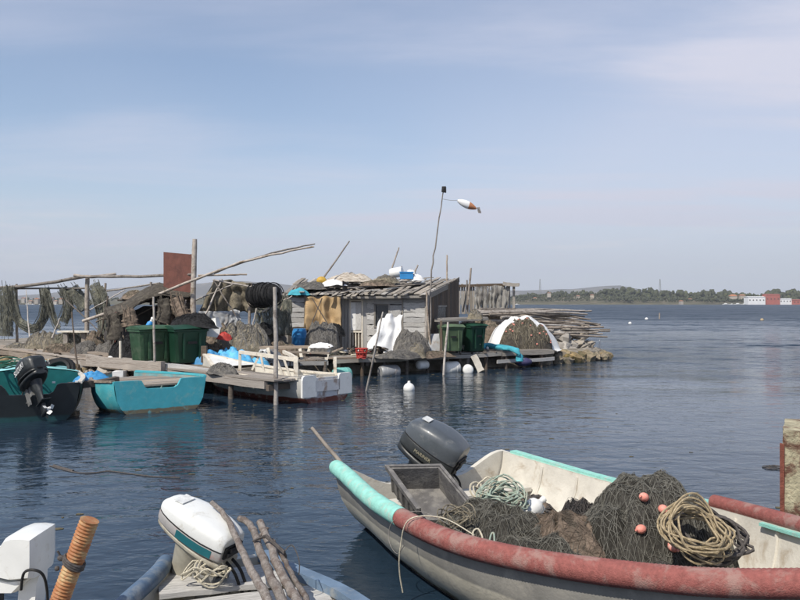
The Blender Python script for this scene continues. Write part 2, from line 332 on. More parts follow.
class Heap:
    def __init__(s, c, rx, ry, h, rz=0, seed=1, amp=.25, freq=2.0, p=2.2, oct=5, fine=.02, ffreq=14, lob=.5):
        s.lob = lob; s.c = Vector(c); s.rx, s.ry, s.h, s.seed, s.amp, s.freq, s.p, s.oct, s.fine, s.ff = rx, ry, h, seed, amp, freq, p, oct, fine, ffreq
        s.cs, s.sn = math.cos(rz), math.sin(rz)
    def z(s, x, y):
        dx, dy = x - s.c.x, y - s.c.y; a = (dx * s.cs + dy * s.sn) / s.rx; b = (-dx * s.sn + dy * s.cs) / s.ry
        r = math.hypot(a, b) * (1 + .18 * noise.noise((x * 1.5 / s.rx, y * 1.5 / s.rx, s.seed + 9.)))
        base = max(0, 1 - r ** s.p) ** .75 if r < 1 else 0
        f = fbm((x, y, s.seed * 1.7), s.oct, s.freq); rid = 1 - abs(noise.noise((x * s.ff, y * s.ff, s.seed + 3.)) + .4 * noise.noise((x * s.ff * 2.3, y * s.ff * 2.3, s.seed)))
        lob = abs(noise.noise((x * 2.6 / s.rx + s.seed, y * 2.6 / s.rx, 1.3))); lob = min(1, lob * 4.5); lob = lob * lob * (3 - 2 * lob); base *= 1 - .30 * (1 - lob) * s.lob
        return s.c.z + s.h * base * (1 + s.amp * f) + (s.fine * (rid - .6) * min(1, base * 3)) - (.03 + .3 * max(0, r - 1))
    def mb(s, nr=22, na=48):
        mb = MB(); rows = []
        for i in range(nr + 1):
            r = 1.12 * (i / nr) ** .85; row = []
            for k in range(na):
                a = 2 * math.pi * k / na; lx, ly = r * s.rx * math.cos(a), r * s.ry * math.sin(a)
                x = s.c.x + lx * s.cs - ly * s.sn; y = s.c.y + lx * s.sn + ly * s.cs
                row.append(V(x, y, s.z(x, y)))
            rows.append(row)
        return mb.grid(rows, closeu=True)
    def hit(s, px, py, d0=3, d1=60, step=.01):
        d = d0
        while d < d1:
            p = at(px, py, d)
            if p.z < s.z(p.x, p.y): return p
            d += step
        return None
    def mesh_net(s, sp=.042, r=.0018, rot=.6, seed=0, warp=.10, lift=.008, mb=None):
        """knotted net draped over the heap: two families of crossing twines"""
        mb = mb or MB(); R0 = max(s.rx, s.ry); n = int(R0 / sp)
        for fam in (0, 1):
            a = rot + fam * 1.25; ca, sa = math.cos(a), math.sin(a)
            for i in range(-n, n + 1):
                P = []
                for j in range(-n, n + 1):
                    u, v = i * sp, j * sp; x = s.c.x + u * ca - v * sa; y = s.c.y + u * sa + v * ca
                    wx = warp * noise.noise((x * 2.2, y * 2.2, seed)) + .4 * warp * noise.noise((x * 7, y * 7, seed)); wy = warp * noise.noise((x * 2.2, y * 2.2, seed + 7.)) + .4 * warp * noise.noise((x * 7, y * 7, seed + 7.))
                    x += wx; y += wy; ddx, ddy = x - s.c.x, y - s.c.y
                    if math.hypot((ddx * s.cs + ddy * s.sn) / s.rx, (-ddx * s.sn + ddy * s.cs) / s.ry) > .96:
                        if len(P) > 2: mb.tube(P, r, 3, caps=False)
                        P = []; continue
                    P.append(V(x, y, s.z(x, y) + lift + .006 * noise.noise((x * 20, y * 20, seed))))
                if len(P) > 2: mb.tube(P, r, 3, caps=False)
        return mb
    def strands(s, n, r=.003, seg=10, step=.05, mb=None, lift=.006):
        mb = mb or MB()
        for _ in range(n):
            a, q = random.uniform(0, 6.28), math.sqrt(random.random()) * .95
            x = s.c.x + q * (s.rx * math.cos(a) * s.cs - s.ry * math.sin(a) * s.sn); y = s.c.y + q * (s.rx * math.cos(a) * s.sn + s.ry * math.sin(a) * s.cs)
            h = random.uniform(0, 6.28); P = []
            for i in range(seg):
                ddx, ddy = x - s.c.x, y - s.c.y
                if math.hypot((ddx * s.cs + ddy * s.sn) / s.rx, (-ddx * s.sn + ddy * s.cs) / s.ry) > .97: break
                P.append(V(x, y, s.z(x, y) + lift + random.uniform(0, lift))); h += random.uniform(-.7, .7)
                x += math.cos(h) * step; y += math.sin(h) * step
            if len(P) > 2: mb.tube(P, r, 3, caps=False)
        return mb
def heap_thing(name, c, rx, ry, h, m, label, cat='net pile', rz=0, seed=1, strands=0, sm='strand', group=None, **k):
    sm = m if m in ('net_black', 'red', 'metal_grey') else sm; k.setdefault('lob', .7); k.setdefault('fine', .05); k.setdefault('ffreq', 7)
    if not strands and m.startswith('net'): strands = 45
    hp = Heap(c, rx, ry, h, rz, seed, **k)
    if strands:
        t = thing(name, label, cat, c, group)
        obj('net_folds', hp.mb(), T[m], t, 70); mm = hp.strands(strands, .006, 10, .09, lift=.015)
        hp.mesh_net(max(.085, min(rx, ry) * .13), .0055, .5, seed, warp=.16, lift=.012, mb=mm); o = obj('twine', mm, T[sm if sm != 'strand' else ('net_beige' if m in ('net_brown', 'net_green') else 'strand')], t); o['kind'] = 'stuff'
        return hp
    single(name, hp.mb(), T[m], label, cat, 70, group); return hp

def loops(c, M, n, rx, ry, r, seed=0, spread=.03, dz=.012, seg=26, mb=None, oc=.15):
    """a loose coil of rope: n wandering loops in the frame M around c, one long strand"""
    mb = mb or MB(); rnd = random.Random(seed); P = []
    for k in range(n):
        a0 = rnd.uniform(.75, 1.1); b0 = rnd.uniform(.7, 1.12); ox, oy = rnd.uniform(-oc, oc) * rx, rnd.uniform(-oc, oc) * ry; ph = rnd.uniform(0, 6.28)
        for i in range(seg):
            a = 2 * math.pi * i / seg; wv = 1 + .07 * math.sin(3 * a + ph)
            P.append(Vector(c) + M @ V(rx * a0 * wv * math.cos(a) + ox, ry * b0 * wv * math.sin(a) + oy, k * dz + rnd.uniform(-.3, .3) * spread + spread * math.sin(2 * a + ph)))
    Q = spline(P[::2], len(P)); return mb.tube(Q, r, 5)

# ------------------------------------------------------------------ water
def water_mat():
    m = bpy.data.materials.new('sea_water'); m.use_nodes = True; t = m.node_tree; b = t.nodes['Principled BSDF']
    b.inputs['Base Color'].default_value = (.014, .028, .046, 1); b.inputs['Roughness'].default_value = .04; b.inputs['IOR'].default_value = 1.333
    b.inputs['Specular IOR Level'].default_value = .5
    g = nd(t, 'ShaderNodeNewGeometry')
    def nz(sc, rot, scale, detail, rough=.55, dist=0.0):
        mp = nd(t, 'ShaderNodeMapping'); lk(t, g.outputs['Position'], mp.inputs[0]); mp.inputs['Rotation'].default_value = (0, 0, R(rot)); mp.inputs['Scale'].default_value = sc
        n = nd(t, 'ShaderNodeTexNoise', i_Scale=scale, i_Detail=detail, i_Roughness=rough, i_Distortion=dist); lk(t, mp.outputs[0], n.inputs['Vector']); return n.outputs['Fac']
    big = nz((1, 1.5, 1), 20, .45, 2.0); mid = nz((1, 1.7, 1), -25, 1.7, 3.0, .55, .3); fine = nz((1, 1.8, 1), 12, 6.5, 3.0, .6, .2)
    patch = nz((.6, 1.6, 1), 8, .11, 3.0, .6)
    # open lagoon beyond the jetty is ruffled by the wind; the basin in its lee is calmer
    sp = nd(t, 'ShaderNodeSeparateXYZ'); lk(t, g.outputs['Position'], sp.inputs[0])
    def mr(src, a, b_, c, d):
        r = nd(t, 'ShaderNodeMapRange', interpolation_type='SMOOTHSTEP'); lk(t, src, r.inputs['Value'])
        for k, v in zip(('From Min', 'From Max', 'To Min', 'To Max'), (a, b_, c, d)): r.inputs[k].default_value = v
        return r.outputs[0]
    def ma(op, a, b_):
        n = nd(t, 'ShaderNodeMath', operation=op)
        for i, q in enumerate((a, b_)):
            if isinstance(q, (int, float)): n.inputs[i].default_value = q
            else: lk(t, q, n.inputs[i])
        return n.outputs[0]
    # outside = y + 0.55 x beyond ~ 24 -> open water
    sx = ma('MULTIPLY', sp.outputs['X'], .75); ln = ma('ADD', sp.outputs['Y'], sx)
    ln2 = ma('ADD', ln, ma('MULTIPLY', patch, 14.0))
    out = mr(ln2, 32, 52, 0, 1)
    rip = mr(patch, .36, .62, .12, 1.15)
    calm = ma('MULTIPLY', rip, ma('ADD', ma('MULTIPLY', out, 2.2), .55))
    h = ma('ADD', ma('MULTIPLY', big, ma('ADD', ma('MULTIPLY', out, .26), .030)), ma('MULTIPLY', mid, ma('ADD', ma('MULTIPLY', out, .085), .026)))
    h = ma('ADD', h, ma('MULTIPLY', fine, ma('MULTIPLY', calm, .011)))
    bp = nd(t, 'ShaderNodeBump', i_Strength=1.0); bp.inputs['Distance'].default_value = 1.0; lk(t, h, bp.inputs['Height']); lk(t, bp.outputs[0], b.inputs['Normal'])
    def slope(sc, rot, scale, detail, off):
        mp = nd(t, 'ShaderNodeMapping'); lk(t, g.outputs['Position'], mp.inputs[0]); mp.inputs['Rotation'].default_value = (0, 0, R(rot)); mp.inputs['Scale'].default_value = sc; mp.inputs['Location'].default_value = off
        n = nd(t, 'ShaderNodeTexNoise', i_Scale=scale, i_Detail=detail, i_Roughness=.6); lk(t, mp.outputs[0], n.inputs['Vector'])
        v = nd(t, 'ShaderNodeVectorMath', operation='SUBTRACT'); lk(t, n.outputs['Color'], v.inputs[0]); v.inputs[1].default_value = (.5, .5, .5); return v.outputs[0]
    s1 = slope((1, 1.9, 1), 6, .9, 5.0, (0, 0, 0)); amp = ma('MULTIPLY', out, ma('ADD', ma('MULTIPLY', rip, 1.5), .12)); amp = ma('MULTIPLY', amp, mr(sp.outputs['Y'], 25, 110, .8, 2.2))
    lk(t, ma('ADD', ma('MULTIPLY', out, mr(sp.outputs['Y'], 30, 160, .05, .34)), .04), b.inputs['Roughness'])
    s2_ = slope((.55, 1.5, 1), -4, .16, 4.0, (7, 3, 0)); ad2 = nd(t, 'ShaderNodeVectorMath', operation='ADD'); lk(t, s1, ad2.inputs[0]); lk(t, s2_, ad2.inputs[1])
    sv = nd(t, 'ShaderNodeVectorMath', operation='SCALE'); lk(t, ad2.outputs[0], sv.inputs[0]); lk(t, amp, sv.inputs['Scale'])
    fl_ = nd(t, 'ShaderNodeVectorMath', operation='MULTIPLY'); lk(t, sv.outputs[0], fl_.inputs[0]); fl_.inputs[1].default_value = (.8, 1.0, 0)
    av = nd(t, 'ShaderNodeVectorMath', operation='ADD'); lk(t, bp.outputs[0], av.inputs[0]); lk(t, fl_.outputs[0], av.inputs[1])
    nv = nd(t, 'ShaderNodeVectorMath', operation='NORMALIZE'); lk(t, av.outputs[0], nv.inputs[0]); lk(t, nv.outputs[0], b.inputs['Normal'])
    return m
T['water'] = water_mat()
mb = MB(); ys = [-60, -20, 0, 5, 10, 20, 40, 80, 200, 600, 2000, 9000]; xs = [-9000, -2000, -500, -100, -30, 0, 30, 100, 500, 2000, 9000]
mb.grid([[V(x, y, 0) for x in xs] for y in ys]); struct('water', mb, T['water'])

# ------------------------------------------------------------------ far shores
T['hill_far'] = mat('far_hill_scrub', (.085, .075, .07), .25, .95, .004, 0, col2=(.20, .17, .14), amt=.4, s2=.008)
T['shore_land'] = mat('shore_scrub', (.095, .088, .055), .35, .95, .03, 0, col2=(.17, .14, .10), amt=.35, s2=.05)
T['trees_far'] = mat('far_foliage', (.050, .056, .034), .5, .95, .12, 0, col2=(.09, .10, .045), amt=.35, s2=.1)
T['house_wall'] = mat('far_plaster', (.42, .37, .31), .1, .9, .3, 0, rand=.2, coord='obj')
T['house_roof'] = mat('far_roof_tiles', (.36, .19, .13), .15, .9, .3, 0, rand=.2, coord='obj')
T['shed_white'] = mat('far_white_sheeting', (.78, .78, .78), .05, .8, .3, 0)
T['shed_red'] = mat('far_red_sheeting', (.40, .12, .095), .12, .8, .3, 0)
def ridge(d, xs, prof, back, mb=None, seed=0, base=-2.0):
    """a rounded land form: prof(px) -> top row in the photograph at distance d"""
    mb = mb or MB(); rows = []
    for px in xs:
        x = (px - 400) / F * d; top = H + (HY - prof(px)) / F * d
        top += fbm((x * .004, seed, 0), 4) * top * .10
        rows.append([V(x, d - back * .5, base), V(x, d - back * .42, base + 3), V(x, d - back * .2, top * .62), V(x, d, top), V(x, d + back * .4, top * .6), V(x, d + back, base)])
    return mb.grid(rows, flip=False)
def pl(pts):
    def f(x):
        for (a, b), (c, d) in zip(pts, pts[1:]):
            if x <= c: return b + (d - b) * (x - a) / (c - a)
        return pts[-1][1]
    return f
struct('hills', ridge(5200, range(-400, 1250, 12), pl([(-400, 294), (0, 297), (90, 290), (150, 285), (200, 283), (245, 281), (290, 285), (330, 289), (380, 287), (470, 290), (520, 291), (560, 289), (600, 287), (622, 286), (650, 291), (700, 297), (800, 299), (1250, 296)]), 1400, seed=4), T['hill_far'], 180)
D1 = 1350
near_prof = pl([(-300, 300), (0, 300), (110, 299), (250, 299), (420, 299), (500, 299), (530, 296), (580, 294), (610, 295), (660, 296), (700, 297), (760, 299), (830, 298), (1100, 299)])
struct('far_shore', ridge(D1, range(-300, 1100, 8), near_prof, 330, seed=8), T['shore_land'], 180)
random.seed(11)
mb = MB()
def blob(c, r, mb):
    n, m = 6, 4; s = random.random() * 50; rows = []
    for i in range(m + 1):
        a = -math.pi / 2 + math.pi * i / m; row = []
        for k in range(n):
            b = 2 * math.pi * k / n + i * .5; q = V(math.cos(a) * math.cos(b), math.cos(a) * math.sin(b), math.sin(a) * 1.1)
            row.append(Vector(c) + q * r * (1 + .75 * noise.noise(q * 1.9 + V(s, 0, 0))))
        rows.append(row)
    mb.grid(rows, closeu=True)
def tree_h(px): return pl([(-300, 4), (480, 5), (520, 6), (560, 7), (600, 8), (615, 13), (660, 13), (690, 9), (700, 12), (720, 11), (760, 9), (775, 15), (800, 14), (1100, 10)])(px)
for k in range(4200):
    px = random.uniform(505, 860) if k < 3300 else random.uniform(-200, 505)
    d = D1 + random.uniform(-135, 40); x = (px - 400) / F * d
    if random.random() > .45 + .5 * noise.noise((px * .035, 3.3, 0)) + .3: continue
    zt = H + (HY - near_prof(px)) / F * d * (1 - abs(d - D1) / 190); h = tree_h(px) * (1.35 if d > D1 - 50 else .6) * random.choice([.4, .55, .7, .8, 1.15]) * (.75 + .5 * noise.noise((px * .09, 1.1, 4)))
    for j in range(3): blob((x + random.uniform(-3, 3), d + random.uniform(-3, 3), zt - 1 + h * random.uniform(.2, .75)), h * random.uniform(.18, .36), mb)
o = obj('far_wood', mb, T['trees_far'], None, 180); o['kind'] = 'stuff'; o['label'] = 'dark green belt of trees along the far shore'; o['category'] = 'trees'
def house(px, py, wpx, hpx, d, roof, label, grp, cat='house', wall='house_wall', rf='house_roof', flat=False):
    c = at(px, py, d); wd = wpx / F * d; hh = hpx / F * d; dp = max(7, wd * .6)
    t = thing('far_house' if not flat else 'warehouse', label, cat, (c.x, c.y, c.z - hh), grp)
    b = MB(); b.box((c.x, c.y, c.z - hh / 2 - 1.5), (wd, dp, hh + 3)); wl = obj('wall', b, T[wall], t)
    r = MB(); e = .5
    rh = .9 if flat else wd * .22
    if flat: r.add([V(c.x - wd/2 - e, c.y - dp/2 - e, c.z), V(c.x + wd/2 + e, c.y - dp/2 - e, c.z), V(c.x + wd/2 + e, c.y + dp/2 + e, c.z), V(c.x - wd/2 - e, c.y + dp/2 + e, c.z), V(c.x - wd/2 - e, c.y, c.z + rh), V(c.x + wd/2 + e, c.y, c.z + rh)], [(0, 1, 5, 4), (2, 3, 4, 5), (1, 2, 5), (3, 0, 4), (3, 2, 1, 0)])
    else: r.add([V(c.x - wd/2 - e, c.y - dp/2 - e, c.z), V(c.x + wd/2 + e, c.y - dp/2 - e, c.z), V(c.x + wd/2 + e, c.y + dp/2 + e, c.z), V(c.x - wd/2 - e, c.y + dp/2 + e, c.z), V(c.x - wd*.3, c.y, c.z + rh), V(c.x + wd*.3, c.y, c.z + rh)], [(0, 1, 5, 4), (2, 3, 4, 5), (1, 2, 5), (3, 0, 4), (3, 2, 1, 0)])
    obj('roof', r, T[rf], t)
    if wpx < 9: return
    nw = max(2, int(wpx / 3))
    for k in range(nw):
        x = c.x - wd / 2 + wd * (k + .5) / nw
        b = MB(); b.box((x, c.y - dp / 2 - .05, c.z - hh * .45), (min(1.6, wd / nw * .5), .12, min(1.8, hh * .35))); obj('window', b, T['cloth_dark'], t)
dd = D1 - 155
random.seed(5)
house(754.5, 297, 17, 7, dd, 0, 'long white industrial shed beside a red hall on the far shore', None, 'warehouse', 'shed_white', 'shed_white', True)
house(771, 294.5, 14, 10, dd, 0, 'tall red hall between two white sheds on the far shore', None, 'warehouse', 'shed_red', 'shed_red', True)
house(784, 299, 12, 5, dd, 0, 'low white shed squeezed between two red halls on the far shore', None, 'warehouse', 'shed_white', 'shed_white', True)
house(800, 300, 20, 5, dd, 0, 'low red hall at the end of the sheds on the far shore', None, 'warehouse', 'shed_red', 'shed_red', True)
house(733, 296, 7, 5, D1 - 60, 0, 'pale house with red roof among trees above white shed', None)
house(742, 295.5, 5, 4, D1 - 50, 0, 'small pale house with red roof just above white shed', None)
house(690, 299, 3, 4, D1 - 90, 0, 'lone small cream house in the far tree belt', None)
house(681, 301, 3, 3, dd, 0, 'tiny pale cabin at the waterline below the tree belt', None)
for px, py in ((549, 293), (578, 296), (592, 295), (535, 298), (622, 299)):
    house(px, py, 3.0, 2.4, D1 - 80, 0, 'small pale house dotted on the scrubby far hillside', 'houses on the far hillside')
for px, py, ww in ((17, 299, 5), (24, 297, 4), (31, 300, 4), (37, 298, 5), (45, 299, 4), (51, 297, 5), (56, 300, 4), (62, 298, 5), (69, 299, 4), (8, 299, 4)):
    house(px, py + 1, ww * .8, 3, D1 - 140, 0, 'small house in the far town seen through drying nets', 'houses of the far town behind the nets')
def lattice(px, top, bot, d, label):
    c = at(px, bot, d); h = (bot - top) / F * d; mb = MB()
    for a, b in ((-1, -1), (1, -1), (1, 1), (-1, 1)): mb.tube([c + V(a * 2, b * 2, 0), c + V(a * .4, b * .4, h)], .22, 4)
    for k in range(8):
        z = h * k / 8; q = lerp(2, .4, k / 8); q2 = lerp(2, .4, (k + 1) / 8); mb.tube([c + V(-q, -q, z), c + V(q2, -q2, z + h / 8)], .15, 3)
        mb.tube([c + V(q, q, z), c + V(-q2, q2, z + h / 8)], .15, 3)
    single('lattice_mast', mb, T['metal_grey'], label, 'mast')
lattice(540, 279, 297, D1, 'thin lattice mast rising above the scrubby far hillside'); lattice(660, 279, 297, D1, 'thin lattice mast rising out of the far tree belt')
def far_boat(px, py, wpx, label, grp, d=None):
    d = d or (H - .2) * F / (py - HY); c = at(px, py, d); L = wpx / F * d; t = thing('far_boat', label, 'boat', (c.x, c.y, 0), grp); c = V(c.x, c.y, 0)
    rows = [[c + V((k / 6 - .5) * L, -b * L * .14 * math.sin(min(1, (k + .9) / 4) * 1.5) * (1 - (k / 6) ** 4), z * L * .12) for b, z in ((0, -.3), (.8, .3), (1, 1), (-1, 1), (-.8, .3))] for k in range(7)]
    m = MB(); m.grid(rows, closeu=True); obj('hull', m, T['white_plastic'], t)
    m = MB(); m.box(c + V(-.05 * L, 0, L * .17), (L * .35, L * .16, L * .13), taper=1.1); obj('cabin', m, T['white_plastic'], t)
for px, ww in ((28, 5), (33, 4), (40, 3), (56, 3.5)): far_boat(px, 305, ww, 'white motor boat moored off the far town', 'boats off the far town', 1150)
for px, ww in ((726, 7), (732, 5), (738, 7), (744, 5)): far_boat(px, 304.7, ww, 'white boat moored before the long white shed', 'boats off the white shed', 1140)
far_boat(517, 293 + 10, 4.4, 'white boat moored below the scrubby far hillside', None, 1100)

# ------------------------------------------------------------------ causeway of rubble that carries the huts
T['ground'] = mat('trodden_rubble_earth', (.27, .24, .20), .35, .95, 1.5, .8, 8, col2=(.15, .13, .10), amt=.45, s2=.8)
land = [(-24, 41), (-17.0, 33.9), (-9.6, 26.6), (-7.4, 25.0), (-5.2, 25.4), (-2.2, 27.4), (1.8, 29.6), (6.2, 32.4), (8.6, 34.6), (9.3, 35.8), (8.4, 37.4), (3, 37.2), (-5, 35.5), (-13, 38.5), (-21, 46)]
mb = MB(); n = len(land); cx_ = sum(p[0] for p in land) / n; cy_ = sum(p[1] for p in land) / n
def dens(poly, k=6): return [(lerp(a[0], b[0], i / k), lerp(a[1], b[1], i / k)) for a, b in zip(poly, poly[1:] + poly[:1]) for i in range(k)]
ring = dens(land); rows = []
for off, z in ((.25, -.6), (.1, .1), (0, .40), (-.25, .50)):
    row = []
    for i, p in enumerate(ring):
        a, b = ring[i - 1], ring[(i + 1) % len(ring)]; nx, ny = (b[1] - a[1]), -(b[0] - a[0]); l = math.hypot(nx, ny)
        j = .15 * noise.noise((p[0] * 1.3, p[1] * 1.3, z)); row.append(V(p[0] + nx / l * (off + j), p[1] + ny / l * (off + j), z + .06 * noise.noise((p[0] * 2, p[1] * 2, 1))))
    rows.append(row)
mb.grid(rows, closeu=True); m_ = len(ring); mb.f.append(tuple(range(3 * m_, 4 * m_))); mb.m.append(0)
ground = struct('causeway_ground', mb, T['ground'])

ROCKS = []
def rock_mb(seed, n=9, m=6):
    mb = MB(); rows = []
    for i in range(m + 1):
        a = -math.pi / 2 + math.pi * i / m; row = []
        for k in range(n):
            b = 2 * math.pi * (k + .5 * (i % 2)) / n; q = V(math.cos(a) * math.cos(b), math.cos(a) * math.sin(b), math.sin(a))
            row.append(q * (.5 * (1 + .55 * noise.noise(q * 1.3 + V(seed * 7.1, 0, 0)) + .2 * noise.noise(q * 3.1 + V(0, seed * 3.3, 0)))))
        rows.append(row)
    return mb.grid(rows, closeu=True)
_rm = {}
def rock(p, s, mkey='stone', parent=None):
    k = random.randrange(6)
    if (k, mkey) not in _rm: _rm[(k, mkey)] = rock_mb(k).mesh('rock', T[mkey], 38)
    from mathutils import Euler
    M = Matrix.Translation(p) @ Euler((random.uniform(-.4, .4), random.uniform(-.4, .4), random.uniform(0, 6.3))).to_matrix().to_4x4() @ Matrix.Diagonal((s * random.uniform(.8, 1.3), s * random.uniform(.8, 1.15), s * random.uniform(.6, .9), 1))
    return link('rock', _rm[(k, mkey)], parent, M)
random.seed(21)
# rocks heaped round the tip of the causeway
bw = thing('rock_breakwater', 'pale boulders heaped around the tip of the jetty', 'breakwater', (7.2, 34, 0))
for px, py, s in [(543, 347, .9), (549, 340, .75), (556, 334, .7), (563, 339, .8), (571, 346, .75), (556, 347, .85), (566, 331, .6), (573, 334, .65), (581, 337, .7), (578, 344, .7), (548, 332, .6), (540, 338, .7), (586, 330, .6), (560, 352, .9), (572, 352, .8), (584, 349, .8), (590, 344, .55), (593, 352, .65), (551, 354, .8)]:
    rock(at(px, py, lerp(33.6, 35.6, (px - 540) / 55) + (352 - py) * .05), s * .95, 'stone', bw)
for k in range(26):
    px = random.uniform(538, 606); p = gd(px, lerp(362.5, 357.5, (px - 538) / 68) + random.uniform(-1.2, .6), .1); rock(p + V(0, .2, 0), random.uniform(.45, .95), 'stone_weed', bw)
for k in range(16): rock(V(random.uniform(6.5, 9), random.uniform(34.6, 37), .5), random.uniform(.5, .9), 'stone', bw)
# rubble along the left shore
ru = thing('rubble_bank', 'low bank of rubble stones under the plank walkway', 'stone bank', (-10, 26, 0))
for k in range(70):
    u = random.random() ** .8; a = lerp(V(-16.8, 33.0, 0), V(-6.6, 23.2, 0), u); rock(a + V(random.uniform(-.9, .3), random.uniform(-1.2, .2), random.uniform(-.05, .28)), random.uniform(.3, .75), 'stone' if random.random() < .55 else 'stone_weed', ru)

# ------------------------------------------------------------------ plank walkway (straight, from the far left to the near right)
random.seed(31)
wk = thing('plank_walkway', 'long weathered plank walkway on piles leading to the moored boats', 'walkway', (-8, 24, .6))
A0, A1 = V(-18.6, 34.5, .60), V(-3.05, 18.95, .60); wd_ = (A1 - A0).normalized(); wn = V(-wd_.y, wd_.x, 0) * 1
if wn.y < 0: wn = -wn
for row in range(4):
    L = 0; tot = (A1 - A0).length
    while L < tot - .4:
        l = random.uniform(2.4, 4.4); l = min(l, tot - L)
        a = A0 + wd_ * L + wn * (.14 + row * .25); b = A0 + wd_ * (L + l - .03) + wn * (.14 + row * .25 + random.uniform(-.02, .02))
        plank('plank', a + V(0, 0, random.uniform(-.02, .03)), b + V(0, 0, random.uniform(-.02, .03)), .235, .05, 'wood_deck', wk); L += l
L = 0
while L < tot - 1:
    l = min(random.uniform(3.5, 5), tot - L); plank('beam', A0 + wd_ * L + V(0, 0, -.13) + wn * .05, A0 + wd_ * (L + l) + V(0, 0, -.13) + wn * .05, .10, .18, 'wood_deck', wk); L += l + .02
for k in range(15):
    p = A0 + wd_ * (tot * (k + .6) / 15) + wn * (.12 if k % 2 else .85)
    obj('pile', pole_mb([p + V(0, 0, -.9), p + V(random.uniform(-.04, .04), 0, -.05)], .08, .07), T['wood_dark'], wk, 60)
for k in range(8):
    p = A0 + wd_ * (tot - .3 - k * 1.1); plank('cross_beam', p + V(0, 0, -.17) + wn * .02, p + wn * 1.05 + V(0, 0, -.17), .12, .14, 'wood_dark', wk)

# ------------------------------------------------------------------ deck in front of the hut
random.seed(33)
dk = thing('hut_deck', 'grey timber deck along the front of the hut with floats beneath', 'deck', (2, 29, .6))
E0, E1 = V(-2.25, 26.2, .64), V(6.1, 31.1, .64); dd_ = (E1 - E0).normalized(); dn = V(-dd_.y, dd_.x, 0)
tot = (E1 - E0).length
for row in range(10):
    L = 0
    while L < tot - .2:
        l = min(random.uniform(2.2, 4), tot - L); o_ = .12 + row * .235
        plank('plank', E0 + dd_ * L + dn * o_ + V(0, 0, random.uniform(-.012, .014)), E0 + dd_ * (L + l - .02) + dn * (o_ + random.uniform(-.015, .015)) + V(0, 0, random.uniform(-.012, .014)), .225, .045, 'wood_grey' if random.random() < .6 else 'wood_deck', dk); L += l
for z, off, m_ in ((-.10, -.01, 'wood_grey'), (-.36, -.03, 'wood_pale')):
    L = 0
    while L < tot - .5:
        l = min(random.uniform(2.6, 4.4), tot - L)
        if z > -.2 or L > tot * .56: plank('edge_board', E0 + dd_ * L + dn * off + V(0, 0, z), E0 + dd_ * (L + l - .05) + dn * off + V(0, 0, z + random.uniform(-.03, .03)), .05, .13, m_, dk)
        L += l
for k in range(11):
    p = E0 + dd_ * (tot * (k + .3) / 11) + dn * random.uniform(.03, .1); obj('pile', pole_mb([p + V(0, 0, -1.2), p + V(0, 0, -.06)], .075, .065), T['wood_dark'], dk, 60)
for k in range(5):
    p = E0 + dd_ * (tot * (k + .7) / 5); plank('cross_beam', p + dn * .05 + V(0, 0, -.22), p + dn * 2.3 + V(0, 0, -.22), .12, .16, 'wood_dark', dk)

# low landing stage between white boat and hut
random.seed(34)
ls = thing('landing_stage', 'low landing stage of pale boards left of the hut deck', 'landing stage', (-4, 25.5, .6))
for k in range(11):
    a = V(-6.0 + k * .34, 24.9 + k * .13, .60); plank('plank', a, a + V(-.75, 1.9, 0) + V(random.uniform(-.03, .03), random.uniform(-.2, .1), 0), .29, .05, 'wood_deck', ls)
for k in range(3):
    a = V(-6.1 + k * 1.25, 24.85 + k * .47, .5); plank('edge_board', a, a + V(1.2, .45, 0), .05, .13, 'wood_pale', ls)
for k in range(5):
    p = V(-5.9 + k * .85, 24.95 + k * .32, 0); obj('pile', pole_mb([p + V(0, 0, -1), p + V(0, 0, .55)], .08, .07), T['wood_dark'], ls, 60)

